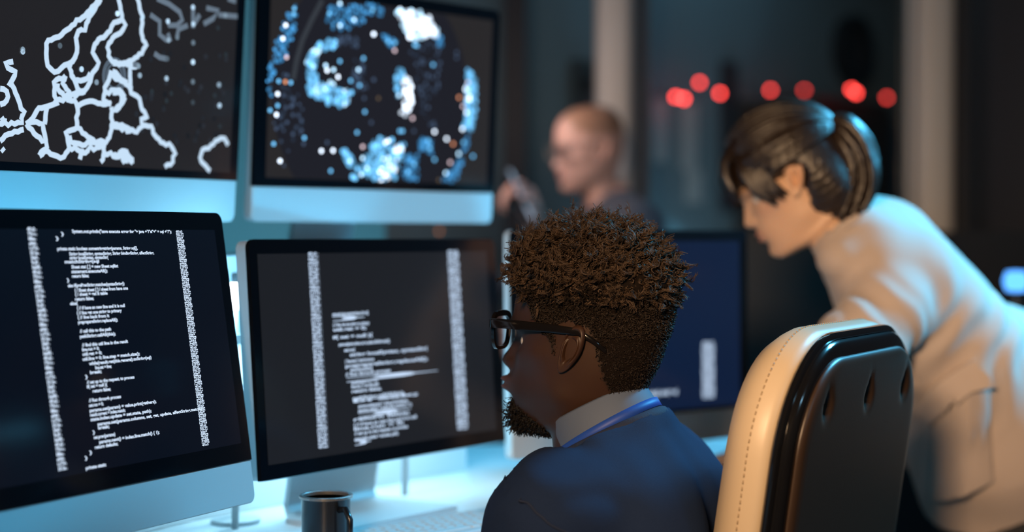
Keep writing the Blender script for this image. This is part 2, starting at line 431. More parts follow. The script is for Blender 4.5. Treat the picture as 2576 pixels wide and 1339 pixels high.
MAP= [[(-2900,2296),(-3028,2128),(-3115,2050),(-3201,1989),(-3288,1929),(-3415,1832),(-3542,1735),(-3712,1668),(-3739,1566),(-3721,1437),(-3706,1356),(-3594,1284),(-3477,1344),(-3370,1403),(-3295,1444),(-3243,1516)],[(-2854,2301),(-2982,2116),(-3087,1952),(-3104,1866),(-3215,1837),(-3242,1700),(-3223,1568),(-3264,1497),(-3327,1424),(-3346,1356),(-3296,1260),(-3224,1165),(-3129,1071),(-3259,994)],[(-2541,2358),(-2484,2193),(-2454,2076),(-2390,2014),(-2434,1940),(-2617,1817),(-2683,1741),(-2673,1571),(-2599,1509),(-2478,1477),(-2231,1526)],[(-2476,2056),(-2605,2024),(-2649,1968),(-2657,1898),(-2826,1795),(-2924,1699),(-2953,1595),(-2903,1531),(-2842,1469),(-2873,1398),(-2938,1324),(-2977,1219),(-3018,1131),(-3129,1071)],[(-3406,1250),(-3514,1208),(-3587,1152),(-3592,1035),(-3543,940),(-3433,931),(-3329,1056),(-3445,1147),(-3406,1250)],[(-3532,1140),(-3483,1044),(-3368,953),(-3239,1029),(-3061,1077)],[(-3565,938),(-3518,875),(-3732,827),(-3858,769),(-3917,683),(-4018,595)],[(-3368,953),(-3279,942),(-3198,898),(-3189,730),(-3171,613)],[(-3163,883),(-3031,943),(-2918,968),(-2824,941),(-2683,934),(-2591,958)],[(-4263,1353),(-4384,1326),(-4340,1266),(-4216,1229),(-4253,1145),(-4311,1076),(-4226,1019),(-4158,895),(-4111,785),(-4046,740),(-4104,655),(-4081,608),(-4204,584),(-4449,578)],[(-4412,652),(-4329,609)],[(-4449,1001),(-4347,977),(-4323,915),(-4380,830),(-4440,810)],[(-4056,528),(-4240,469),(-4340,431),(-4418,363)],[(-4393,268),(-4351,238)],[(-4018,595),(-3842,458),(-3689,400),(-3663,319),(-3786,214)],[(-3786,214),(-3703,267),(-3549,224),(-3373,215),(-3291,336),(-3317,419),(-3368,534),(-3170,596),(-2983,487),(-2841,426),(-2655,436),(-2589,508),(-2562,666),(-2588,906)],[(-4018,595),(-3914,634),(-3743,612),(-3714,482),(-3689,400)],[(-3690,846),(-3708,763),(-3721,613)],[(-3299,487),(-3272,405),(-3068,381),(-2887,424),(-2653,401)],[(-3291,336),(-3064,313),(-3103,193)],[(-3062,279),(-2677,400)],[(-2677,400),(-2692,261),(-2734,173)],[(-2670,279),(-2407,256),(-2267,332),(-2161,178)],[(-2267,332),(-2270,174)],[(-2528,685),(-2432,673),(-2177,618)],[(-2615,1387),(-2655,1263),(-2719,1155),(-2734,999),(-2590,940)],[(-2693,1105),(-2459,1141),(-2359,1079),(-2446,916),(-2539,875)],[(-2613,1353),(-2467,1279),(-2210,1178)],[(-3296,1260),(-3249,1213),(-3147,1205),(-3025,1249),(-2983,1320)],[(-2205,2402),(-2091,2166),(-2093,1986),(-2059,1846),(-1980,1783),(-2110,1644),(-2230,1561),(-2351,1514),(-2593,1483)],[(-2126,1499),(-2273,1450),(-2264,1290),(-2241,1113),(-2075,1053),(-2016,913),(-1908,812),(-2021,786),(-2002,679),(-2098,601),(-2545,656)],[(-2587,1386),(-2436,1293),(-2311,1250)],[(-2571,1105),(-2425,1099),(-2347,1033),(-2510,880)],[(-2003,697),(-1824,698),(-1793,600),(-1631,498),(-1417,435),(-1331,346),(-1377,232),(-1531,152)],[(-245,520),(-291,566),(-380,610),(-520,564),(-654,452),(-792,427),(-826,311),(-750,219),(-604,129)],[(-2522,258),(-2307,339),(-2148,184)],[(-2379,318),(-2297,178)]]
MAPD= [[(-1828,2432),(-1592,2389),(-1376,2305),(-1316,2202),(-1417,2116),(-1574,2099),(-1604,2168)],[(-1942,2201),(-1758,2132),(-1747,1952),(-1613,1893),(-1535,1901),(-1593,1987)],[(-1406,1952),(-1387,2064),(-1205,2140)],[(-1115,2420),(-1095,2115)],[(-971,2316),(-1097,2152)],[(-841,2426),(-588,2419),(-693,2293),(-881,2196)],[(-585,2362),(-471,2366),(-155,2384)],[(-403,2613),(-228,2597)],[(-1834,1689),(-1728,1645),(-1597,1639)],[(-2126,1499),(-2227,1507)]]
MAPDOT= [(-1082,1912,4),(-1069,1642,9),(-1054,1368,4),(-1036,1079,2),(-509,1369,6),(-478,1075,8),(-449,779,1),(-586,2172,1),(-1581,1369,7),(-2093,1367,6),(-1584,1640,3),(-1603,2150,8),(-1119,2401,8),(-1098,2171,8),(-2090,2148,8),(-443,2369,5),(-1406,1952,4),(-1574,1897,6),(-2126,1490,5),(-1476,1171,1),(-1853,1170,1),(-391,1811,1),(-592,1210,1),(-1562,1064,1),(-4125,1487,7),(-4126,1511,5),(-2553,2142,9),(-3144,1357,8),(-3005,2130,8),(-3525,1621,3),(-2874,1211,5)]
GDOT= [(-3681,2922,'w'),(-4749,2478,'W'),(-4797,2270,'W'),(-4717,1994,'p'),(-4867,1423,'W'),(-4877,1106,'W'),(-4725,1618,'o'),(-4860,1246,'c'),(-5002,1166,'c'),(-4781,404,'W'),(-4915,661,'c'),(-3965,589,'W'),(-3726,605,'W'),(-4318,779,'c'),(-4329,685,'d'),(-4546,826,'d'),(-4386,1047,'d'),(-3933,1929,'w'),(-3900,1854,'W'),(-3770,1875,'w'),(-3671,1770,'W'),(-3407,1728,'c'),(-3214,1667,'c'),(-3084,1253,'c'),(-3236,914,'c'),(-2955,2509,'W'),(-3374,2696,'w'),(-3105,691,'p'),(-3097,508,'w'),(-3116,244,'w'),(-3368,453,'w'),(-3461,540,'c'),(-3762,282,'c'),(-2938,1089,'d'),(-2923,1779,'d'),(-2801,1488,'e'),(-3249,1915,'w'),(-3151,2104,'c'),(-3643,2019,'c'),(-3744,2324,'c'),(-2998,350,'w'),(-4593,2749,'c'),(-4603,2661,'c'),(-3893,2744,'c'),(-3666,2577,'w'),(-4379,893,'d'),(-4692,1718,'d'),(-4619,1614,'c'),(-4855,1619,'c'),(-3108,1469,'d'),(-3854,728,'d'),(-4701,1227,'d'),(-2942,2510,'W'),(-2480,2286,'p'),(-2351,1563,'w'),(-2029,1207,'p'),(-1509,1008,'W'),(-1218,901,'W'),(-1060,823,'o'),(-853,1477,'p'),(-761,1373,'W'),(-850,1088,'W'),(-915,659,'w'),(-565,630,'c'),(-1206,321,'w'),(-1113,506,'p'),(-1486,541,'c'),(-957,1617,'o'),(-2554,807,'W'),(-2616,781,'W'),(-1597,2123,'c'),(-1704,1937,'d'),(-1466,1823,'d'),(-1489,1953,'d'),(-1053,2371,'d'),(-1049,2287,'d'),(-2038,2417,'c'),(-1989,2410,'c'),(-2308,981,'c'),(-2244,984,'c'),(-1987,997,'d'),(-2719,289,'W'),(-2592,247,'W'),(-2264,725,'w'),(-1678,1404,'d'),(-1369,196,'e'),(-745,1740,'w'),(-705,1645,'W'),(-752,1885,'p'),(-1651,846,'c'),(-1612,728,'c'),(-1961,454,'c'),(-2084,308,'c'),(-804,858,'c'),(-2910,1780,'d'),(-2990,2893,'c'),(-2628,2423,'c'),(-2486,2413,'c')]
GPOLY= [('b',55,[(-4539,2798),(-4650,2787),(-4807,2533),(-4932,2197),(-5029,1866),(-5071,1539),(-5049,1325),(-4981,1329),(-4888,1768),(-4654,2156),(-4553,2448)]),('b',60,[(-3942,2861),(-2767,3008),(-2759,2825),(-3162,2694),(-3368,2561),(-3810,2486),(-3960,2593)]),('c',90,[(-4336,1942),(-4202,2173),(-4006,2301),(-3657,2354),(-3797,2186),(-4058,2163),(-4134,1914),(-4097,1695),(-3717,1677),(-3594,1551),(-3355,1567),(-3433,1290),(-3761,1316),(-4085,1407),(-4246,1486),(-4297,1681)]),('w',30,[(-4322,1943),(-4201,2151),(-4033,2254),(-4085,2117),(-4191,1887)]),('w',30,[(-4206,1555),(-3718,1700),(-3772,1584),(-4087,1452)]),('w',10,[(-3564,1553),(-3445,1561),(-3437,1380),(-3555,1350)]),('c',30,[(-3583,604),(-3434,610),(-3215,412),(-3333,340)]),('c',45,[(-3327,203),(-2860,724),(-2669,848),(-2638,152),(-3172,139)]),('d',30,[(-3748,2413),(-3273,2457),(-3265,2276),(-3740,2235)]),('d',40,[(-3405,2038),(-3137,2128),(-3022,1589),(-3324,1546)]),('d',40,[(-4807,1818),(-4613,1833),(-4279,1241),(-4344,707),(-4692,254),(-4938,898)]),('W',50,[(-2464,2970),(-1855,3022),(-1509,2701),(-1538,2604),(-2203,2508),(-2379,2840)]),('w',40,[(-2527,2975),(-1856,3033),(-1459,2694),(-1487,2584),(-2218,2483),(-2394,2839)]),('W',26,[(-2305,1940),(-2208,1923),(-2071,1746),(-2043,1371),(-2193,1250),(-2322,1273),(-2204,1502),(-2263,1733)]),('c',20,[(-2450,1975),(-2292,2011),(-2254,1873),(-2343,1727),(-2330,1448),(-2373,1352),(-2422,1722)]),('c',70,[(-2927,768),(-2744,845),(-2526,878),(-2171,800),(-2221,492),(-2398,158),(-2899,146)]),('W',34,[(-2635,501),(-2267,772),(-2215,704),(-2432,204),(-2776,172),(-2815,333)]),('b',40,[(-2129,590),(-1870,599),(-1849,172),(-2207,187),(-2200,375)]),('b',40,[(-1884,907),(-1551,850),(-1541,635),(-1809,697)]),('c',80,[(-764,2103),(-566,1996),(-525,1411),(-606,1088),(-816,1102),(-765,1446)]),('b',50,[(-643,1110),(-697,814),(-941,171),(-1350,161),(-1088,361),(-831,711)]),('W',10,[(-782,1786),(-678,1793),(-668,1598),(-772,1592)]),('b',14,[(-1605,2633),(-1405,2628),(-1379,2439),(-1497,2453)]),('d',60,[(-2216,2437),(-1399,2509),(-1428,1742),(-1739,1294),(-1193,1083),(-1926,1094),(-2033,1983)]),('b',22,[(-2757,2527),(-2408,2443),(-2592,2334)])]
GARC= [(-4032,2940),(-4221,2634),(-4406,2287),(-4507,1972),(-4565,1662)]
CH_X, CH_Y, CH_A, CH_W, CH_L, CH_T0, CH_T1, CH_S0, CH_BS = .347, 2.022, 30.5, .48, 8, .0, .056, -.022, .150
MH_X, MH_Y, MH_Z = .10, 2.0, 1.01
WH_A, WH_P = 15, 30
WH_X, WH_Y, WH_Z = .475, 2.647, 1.242
WS = (.591, 2.68, 1.142)
WPD = 2.62
BH_X, BH_Y, BH_Z, BH_A = .2157, 4.30, 1.375, 18
WOM_EXTRA = '''
from mathutils.bvhtree import BVHTree
def caster(ob):
    o_ = rootloc(ob.parent); me = ob.data
    t_ = BVHTree.FromPolygons([tuple(np.array(q.co)+o_) for q in me.vertices], [tuple(p.vertices) for p in me.polygons])
    def hit(px, py):
        d_ = at(px, py, 1.)-V(0, 0, H); d_ /= np.linalg.norm(d_); r_ = t_.ray_cast(Vector((0, 0, H)), Vector(d_)); 
        return (None, None) if r_[0] is None else (np.array(r_[0]), np.array(r_[1])*(-1 if np.array(r_[1])@d_ > 0 else 1))
    return hit
def patch(name, hit, top, bot, nu, nv, hfun, m, th=.004):
    top = catmull(np.array(top, float), np.linspace(0, len(top)-1, nu)); bot = catmull(np.array(bot, float), np.linspace(0, len(bot)-1, nu))
    A_ = []; B_ = []; last = None
    for i in range(nu):
        for j in range(nv):
            q = top[i]*(1-j/(nv-1))+bot[i]*j/(nv-1); p_, n_ = hit(*q)
            if p_ is None: p_, n_ = last
            last = (p_, n_); h_ = hfun(i/(nu-1), j/(nv-1)); A_.append(p_+n_*(h_+th)); B_.append(p_+n_*(-.004))
    k = nu*nv; F_ = []
    for i in range(nu-1):
        for j in range(nv-1):
            a_ = i*nv+j; F_ += [(a_, a_+1, a_+nv+1, a_+nv), (k+a_, k+a_+nv, k+a_+nv+1, k+a_+1)]
    edge = [i*nv for i in range(nu)]+[(nu-1)*nv+j for j in range(1, nv)]+[i*nv+nv-1 for i in range(nu-2, -1, -1)]+[j for j in range(nv-2, 0, -1)]
    for a_, b_ in zip(edge, edge[1:]+edge[:1]): F_.append((a_, b_, k+b_, k+a_))
    return mk(name, A_+B_, F_, m, wom, True, autosmooth=50)
hj = caster(JKO)
patch('pocket', hj, [(2338, 1040), (2385, 985), (2440, 965), (2484, 958)], [(2326, 1232), (2380, 1240), (2440, 1226), (2502, 1206)], 25, 14, lambda s_, t_: .026*np.interp(s_, [0, .12, .68, 1.], [.2, .6, 1., 0.])*(.6+.4*np.sin(min(t_*1.2+.3, 1)*1.57)), M['beige'])
patch('pocket_flap', hj, [(2322, 1012), (2352, 962), (2400, 926), (2452, 902)], [(2352, 1056), (2386, 1008), (2430, 976), (2484, 962)], 21, 8, lambda s_, t_: .010+.018*t_*(1-.7*abs(s_-.5)), M['beige'], .005)
'''
LIGHTS = '''
area('cyan ceiling lamp', (1.95, 3.2, 2.5), (.5, 2.45, 1.0), (.5, .5), 38, (.10, .60, 1.), 95)
area('warm lamp light', (-.34, -.15, 1.72), (.75, 2.4, 1.05), (.30, .30), 8.6, (1., .64, .36), 55)
area('weak cool lamp light', (3.0, -.6, 2.78), (-.2, 2.0, .9), (.5, .5), 20, (.35, .72, 1.))
point('work lamp light', tuple(at(591, 745, 2.235)), 1.3, (.30, .75, 1.), .012)
for (c_, n_), e_ in zip(BARS, (0.5, 0.25)): area('light bar light', tuple(c_), tuple(c_+n_+V(0, 0, 1.8)), (.39, .012), e_, (.10, .60, 1.), 70)
q_ = BARS[1][0]+V(.606, .795, 0)*.12-V(0, 0, .02); area('desk light', tuple(q_), tuple(q_+BARS[1][1]*.35-V(0, 0, 1)), (.50, .012), 2.2, (.46, .82, 1.))
area('room lamp', (.9, 5.4, 2.7), (.9, 5.6, 0), (1., .6), 4.5, (.45, .80, 1.))
area('floor lamp', (.78, 5.25, .75), (.95, 6.0, 1.5), (.4, .2), 2.1, (.45, .80, 1.))
area('cyan wall lamp', (2.2, 2.6, 1.7), (.90, 2.85, 1.02), (.15, .15), 4.2, (.10, .60, 1.), 42)
area('hall lamp', (-.20, 4.0, 1.62), (.2, 4.3, 1.36), (.2, .2), 3.2, (1., .80, .74))
'''
# ------------------------------------------------------------------ materials in use
M = {}
M['alu'] = mat('brushed aluminium', (.62, .66, .68), .48, .25, spec=.5)
M['bezel'] = mat('black screen glass', (.004, .005, .007), .10, spec=.45)
M['gasket'] = mat('matt black gasket', (.006, .006, .007), 1., spec=0.)
M['desk'] = mat('white desk laminate', (.78, .80, .81), .35, noise_col=(9, (.70, .73, .75), .5))
M['hutch'] = mat('white hutch board', (.75, .78, .80), .45)
M['wall'] = mat('grey painted wall', (.42, .315, .265), .8, bump=(60, .1, .002))
M['wallb'] = mat('teal painted wall', (.13, .20, .235), .8, noise_col=(1.5, (.10, .155, .19), .7), bump=(60, .1, .002))
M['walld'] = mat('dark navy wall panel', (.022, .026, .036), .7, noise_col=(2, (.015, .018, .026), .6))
M['floor'] = mat('grey carpet', (.05, .055, .065), .9, noise_col=(80, (.03, .035, .04), .6))
M['ceil'] = mat('ceiling paint', (.12, .14, .16), .9)
M['post'] = mat('light grey post', (.50, .49, .48), .5)
M['black'] = mat('black plastic', (.008, .008, .010), .35)
M['darkbox'] = mat('dark brown cabinet', (.016, .013, .012), .6)
M['paper'] = mat('white paper', (.32, .36, .38), .8)
M['ctext'] = emission('screen text', (.66, .80, 1.0), 1.15)
M['ctext2'] = emission('screen text soft', (.60, .76, 1.0), 1.0)
M['cmap'] = emission('map lines', (.58, .76, .95), 1.0)
M['vcol'] = emission('screen dots', (1, 1, 1), 1.0, attr='Emit')
def display(name, e, k=1.): return mat(name, (.004, .004, .005), .13, emis=e, es=k, spec=.45)

# ------------------------------------------------------------------ the setting
def struct(name, mb_, m, smooth=False, autosmooth=None):
    o = mb_.build(name, m, None, smooth, autosmooth=autosmooth); o['kind'] = 'structure'; return o
struct('floor', MB().box((.6, 3.0, -.05), (7.4, 9.6, .1)), M['floor'])
struct('ceiling', MB().box((.6, 3.0, 2.85), (7.4, 9.6, .1)), M['ceil'])
def wall(name, a, b, t, z1, m, z0=0.):
    a = V(*a); b = V(*b); d = (b-a)/np.linalg.norm(b-a); n = V(d[1], -d[0])*t
    return struct(name, MB().prism([tuple(a), tuple(b), tuple(b-n), tuple(a-n)], z0, z1), m)
wall('wall_left', (-2.39, .954), (-.295, 3.706), .16, 2.8, M['wall'])
wall('wall_back', (-1.7, 3.05), (2.75, 8.17), .12, 2.8, M['wallb'])
wall('wall_right', (1.34, 4.86), (2.75, 1.7), .10, 2.8, M['walld'])
def post(name, x, y, w):
    mb_ = MB(); q = [(px+x, pz+y) for px, pz in [(a, b-w/2) for a, b in outline(w, w, w*.36, w*.36, 8)]]
    mb_.prism(q, 0, 2.8); return struct(name, mb_, M['post'], True, 50)
post('trim_1', .302, 4.70, .112); post('trim_2', 1.243, 4.70, .112)
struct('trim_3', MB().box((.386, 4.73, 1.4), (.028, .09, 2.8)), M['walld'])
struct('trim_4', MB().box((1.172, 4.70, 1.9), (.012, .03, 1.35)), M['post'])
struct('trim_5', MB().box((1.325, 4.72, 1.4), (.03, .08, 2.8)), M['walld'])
def glassm():
    m = bpy.data.materials.new('window glass'); m.use_nodes = True; nt = m.node_tree; nt.nodes.remove(nt.nodes['Principled BSDF'])
    a = nt.nodes.new('ShaderNodeBsdfTransparent'); b = nt.nodes.new('ShaderNodeBsdfGlossy'); b.inputs['Roughness'].default_value = .02
    x = nt.nodes.new('ShaderNodeMixShader'); x.inputs[0].default_value = .04
    nt.links.new(a.outputs[0], x.inputs[1]); nt.links.new(b.outputs[0], x.inputs[2]); nt.links.new(x.outputs[0], nt.nodes['Material Output'].inputs[0])
    return m
M['glass'] = glassm()
struct('window_1', MB().box((.782, 4.74, 1.4), (.84, .008, 2.8)), M['glass'])
bd = V(.656, .755); bn = V(.755, -.656)          # along the back wall, and out of it
def onwall(t, off=0.): p = V(.43, 5.5)+bd*t+bn*off; return p
def wpt(px, off):          # where the sight line at a picture column meets the back wall
    k = (px-1288)/4000.; q = V(.43, 5.5)+bn*off
    return (k*q[1]-q[0])/(bd[0]-k*bd[1])
def wz(px, py, off=0.): p = onwall(wpt(px, off), off); return at(px, py, p[1])[2]
# a dark pipe and a switch on the back wall, left of the first post
t = wpt(1295, .02); p = onwall(t, .02)
struct('trim_6', MB().box((p[0], p[1], 1.0), (.07, .04, 2.0)), M['walld'])
t = wpt(1470, .02); p = onwall(t, .012); z = wz(1470, 215)
r = empty('wall_switch_box', (p[0], p[1], z), math.atan2(bd[1], bd[0]), 'small dark switch box on the teal wall, left of the first grey post', 'switch')
MB().box((0, 0, 0), (.10, .024, .16)).build('case', mat('dark switch plastic', (.035, .055, .066), .5), r, local=True); MB().box((0, -.016, 0), (.03, .01, .05)).build('rocker', M['black'], r, local=True)
# the clock
t = wpt(2150, .03); p = onwall(t, 0); z = wz(2150, 130)
r = empty('wall_clock', (p[0], p[1], z), math.atan2(bd[1], bd[0]), 'round black wall clock on the teal back wall', 'clock')
def disc(y0, y1, r0, r1, n=40):
    m_ = MB(); v = []; f = []
    for rr, yy in ((r0, y0), (r0, y1), (r1, y1), (r1, y0)):
        for k in range(n): v.append((rr*math.cos(2*math.pi*k/n), yy, rr*math.sin(2*math.pi*k/n)))
    for j in range(4):
        for k in range(n): f.append((j*n+k, j*n+(k+1) % n, ((j+1) % 4)*n+(k+1) % n, ((j+1) % 4)*n+k))
    return m_.add(v, f)
disc(0, -.045, .145, .105).build('rim', M['black'], r, True, autosmooth=40, local=True)
d2 = disc(0, -.02, .106, .0005); d2.build('dial', M['walld'], r, local=True)
MB().box((.0, -.024, .03), (.008, .004, .08)).build('hand', M['black'], r, local=True)
MB().box((.022, -.027, 0), (.06, .004, .010)).build('hand', M['black'], r, local=True)
# dark cupboard against the back wall
t0, t1 = wpt(2052, .35), wpt(2238, .35)
a = onwall(t0, .35); b = onwall(t1, .35); hz = wz(2052, 240, .35)
cx = (a+b)/2-bn*.175; r = empty('wardrobe', (cx[0], cx[1], 0), math.atan2(bd[1], bd[0]), 'tall dark brown cupboard against the teal wall, under the clock', 'cupboard')
w = np.linalg.norm(b-a)
MB().box((0, 0, hz/2), (w, .34, hz)).build('body', M['darkbox'], r, local=True)
for s in (-1, 1):
    d_ = MB().box((s*w/4, -.178, hz/2), (w/2-.01, .016, hz-.06)).build('door', M['darkbox'], r, local=True)
    MB().box((s*.03, -.195, hz*.55), (.012, .02, .14)).build('handle', M['black'], d_, local=True)
# sheets pinned to the back wall
PAPERS = [(1660, 330, .085, .22, 'pale sheet pinned to the teal wall, leftmost, beside the first post'), (1733, 345, .10, .24, 'pale sheet pinned on the teal wall, second from the first post'),
          (1745, 470, .10, .12, 'pale sheet pinned on the teal wall, lowest of the three sheets')]
for px, py, ww, hh, lab in PAPERS:
    p = onwall(wpt(px, .004), .004); z = wz(px, py)
    o = MB().box((0, 0, 0), (ww, .004, hh)).build('paper_sheet', M['paper'], local=True); o.location = (p[0], p[1], z); o.rotation_euler = (0, 0, math.atan2(bd[1], bd[0]))
    tag(o, lab, 'paper', 'sheets pinned to the back wall')
# a dark narrow poster rail between sheets and woman
p = onwall(wpt(1832, .01), .01)
o = MB().box((0, 0, 0), (.10, .02, .55)).build('wall_panel', M['walld'], local=True); o.location = (p[0], p[1], wz(1832, 345)); o.rotation_euler = (0, 0, math.atan2(bd[1], bd[0]))
tag(o, 'narrow dark panel on the teal wall, right of the pale sheets', 'panel')
# red indicator lamps on short brackets along the back wall
REDS = [(1699, 244, 1.0, 'leftmost of the red lamps on the back wall'), (1720, 249, 1., 'red lamp second from the left, overlapping the leftmost one'), (1759, 208, .75, 'red lamp hanging higher than all the others on the back wall'),
        (1810, 235, .9, 'red lamp between the highest lamp and the head of the woman'), (1937, 227, .65, 'red lamp right above the forehead of the woman'), (2022, 228, .5, 'dim red lamp above the crown of the woman, left of the cupboard'),
        (2140, 225, .9, 'red lamp under the clock, upper left one of the overlapping pair'), (2152, 234, 1., 'red lamp under the clock, lower right one of the overlapping pair'), (2229, 246, .45, 'dimmest red lamp, nearest the second grey post')]
for px, py, k, lab in REDS:
    off = .10 if px < 2040 else .42
    p = onwall(wpt(px, off), off); z = wz(px, py, off)
    r = empty('indicator_lamp', (p[0], p[1], z), math.atan2(bd[1], bd[0]), lab, 'lamp', 'red indicator lamps along the back wall')
    m_ = MB(); n = 10; rad = .0082
    m_.lathe([(rad*math.sin(math.pi*i/8)+1e-5, -rad*math.cos(math.pi*i/8)) for i in range(9)], (0, 0, 0), 14)
    m_.build('bulb', emission('red lamp glow %d' % px, (1., .06, .05), 15*k), r, True, local=True)
    MB().tube([(0, .005, .004), (0, off*.6, .02), (0, off, .02)], .0018, 6).build('cable', M['black'], r, True, local=True)
# low black cabinet behind the far monitor and the woman
r = empty('storage_cabinet', (.96, 4.30, 0), 0, 'wide low black cabinet behind the woman, in front of the glass', 'cabinet')
hz = at(1900, 583, 4.13)[2]
MB().box((0, 0, hz/2), (.80, .34, hz)).build('body', M['black'], r, local=True)
for s in (-1, 1):
    d_ = MB().box((s*.20, -.178, hz/2), (.38, .016, hz-.05)).build('door', M['black'], r, local=True)
    MB().tube([(s*.04, -.196, hz*.6), (s*.04, -.196, hz*.75)], .006, 8).build('handle', M['darkbox'], d_, True, local=True)
# blue lamp at the right edge
q = at(2556, 708, 3.3); r = empty('desk_lamp', (q[0], q[1], 0), 0, 'small blue glowing lamp on a dark stand at the right edge of the room', 'lamp')
m_ = MB(); m_.lathe([(.001, -.022), (.02, -.02), (.026, 0), (.02, .02), (.001, .022)], (0, 0, q[2]), 20); m_.build('bulb', emission('blue lamp glow', (.10, .38, 1.), 2.2), r, True, local=True)
MB().lathe([(.012, 0), (.012, q[2]-.03), (.022, q[2]-.022)], (0, 0, 0), 16).build('pole', M['black'], r, True, local=True, autosmooth=40)
MB().lathe([(.14, 0), (.14, .015), (.02, .03)], (0, 0, 0), 32).build('base', M['black'], r, True, local=True, autosmooth=40)
q = at(1105, 582, 4.0); r = empty('pilot_lamp', (q[0], q[1], q[2]), 0, 'tiny faint amber lamp on the teal wall above the second lower monitor', 'lamp')
MB().lathe([(.0001, -.006), (.006, 0), (.0001, .006)], (0, 0, 0), 12).build('bulb', emission('amber lamp', (1., .35, .12), .8), r, True, local=True)
MB().tube([(0, .004, 0), (0, .25, 0)], .003, 6).build('stem', M['black'], r, True, local=True)

# ------------------------------------------------------------------ desk and hutch
DZ = .74
desk = empty('desk', (-.2, 2.2, 0), 0, 'long white desk under the lower monitors', 'desk')
POLY = [(-.669, 1.153), (.72, 2.98), (.47, 3.22), (-.10, 3.10), (-.60, 2.42), (-.86, 2.05), (-1.18, 1.40)]
MB().prism(POLY, DZ-.03, DZ).build('tabletop', M['desk'], desk)
for x, y in ((-.70, 1.28), (.62, 2.96), (.40, 3.12), (-1.08, 1.45), (-.62, 2.30)):
    MB().box((x, y, (DZ-.03)/2), (.05, .05, DZ-.03)).build('leg', M['alu'], desk)
hutch = empty('desk_hutch', (-.446, 2.27, DZ), 0, 'white raised shelf on the desk behind the lower monitors, carrying the upper ones', 'shelf')
K0 = V(-.446, 2.27); A1 = K0-V(.46, .888)*.80; B1 = K0+V(.606, .795)*.62
nA = V(-.888, .46); nB = V(-.795, .606); kn = (nA+nB)/np.linalg.norm(nA+nB); dep = .30
TOP = 1.12
front = [A1, K0, B1]; back = [A1+nA*dep, K0+kn*dep, B1+nB*dep]
MB().prism([tuple(p) for p in front]+[tuple(p) for p in back[::-1]], TOP-.02, TOP).build('top_board', M['hutch'], hutch)
def board(a, b, n, th, z0, z1, nm):
    MB().prism([tuple(a), tuple(b), tuple(b+n*th), tuple(a+n*th)], z0, z1).build(nm, M['hutch'], hutch)
board(A1+nA*.012, K0+kn*.012, nA, .016, DZ+.001, TOP-.02, 'front_panel'); board(K0+kn*.012, B1+nB*.012, nB, .016, DZ+.001, TOP-.02, 'front_panel')
board(A1+nA*.03, A1+nA*.28, V(.46, .888), .018, DZ+.001, TOP-.02, 'side_panel'); board(B1+nB*.03, B1+nB*.28, -V(.606, .795), .018, DZ+.001, TOP-.02, 'side_panel')
board(B1-V(.606, .795)*.30+nB*.004, B1-V(.606, .795)*.296+nB*.004, nB, .008, DZ+.001, TOP-.02, 'panel_joint')

# ------------------------------------------------------------------ lettering
_cache = {}
def glyphs(s):
    if s not in _cache:
        cu = bpy.data.curves.new('t', 'FONT'); cu.body = s; cu.size = 1.; cu.resolution_u = 2; cu.offset = .034
        ob = bpy.data.objects.new('t', cu); C.objects.link(ob)
        dg = bpy.context.evaluated_depsgraph_get(); me = ob.evaluated_get(dg).to_mesh()
        v = np.array([tuple(q.co)[:2] for q in me.vertices]); f = [tuple(p.vertices) for p in me.polygons]
        ob.evaluated_get(dg).to_mesh_clear(); bpy.data.objects.remove(ob); bpy.data.curves.remove(cu)
        v[:, 0] -= v[:, 0].min(); _cache[s] = (v, f, v[:, 0].max())
    return _cache[s]
def text_row(mb_, P, s, u, v, w, h):     # P maps (u, v) to a point just in front of the display
    g, f, gw = glyphs(s)
    mb_.add([P(u+x/gw*w, v+(y/.70)*h-h/2) for x, y in g], f)
CODE1 = ['System.out.println("save execute error for "+ java +"/"si"+" = sql +"/");', '}', '}', 'private static boolean somestringstring(params, String sql[],', 'String localString, syntaxString, String bindingString, affectString,', 'string localSyntax, syntaxStr(', 'matchString(sql', 'Sheet stat [ ] = new Sheet sqllist', 'statement.executeAll();', 'return false;', '}', 'else if(prePrevString.matches(syntaxString))', '{ / Sheet sheet [ ] / sheet from have one', '{ / sheet = get it table', 'return false;', 'else{', '{ // if have an new line and it is null', '{ // line get one string to primary', '{ // line back from it', 'preprepareString.replaceAll();', '// call this to the path', 'pathString.callAll(this);',
 '// find this util line in the result', 'line.run = 0;', 'util.get = 0;', 'util.line = 0; line.step = match.size();', 'while(result.get(this.general).toString(sql)', 'line.set = line;', 'break;', '}', '// set up to the request, to process', 'if( set = null ){', 'return false;', '// Run through process', 'set.run = 0;', 'params.set(param) = value.print(gathers);', 'result.current = index.match;', 'state.index.update = set.state, path);', 'params.set(params.columns, set, get, update, affectString.match());', 'break;', '}', 'set.prev(params)', 'params.next() = index.line.match() { 1);', 'return defaults;', '}', '}', 'private static']
HEX = ['4f1a2', '08be', '1c77d', '20a9', '3e5f0', '77b1c', 'a04d', '5512e', '9c3f']
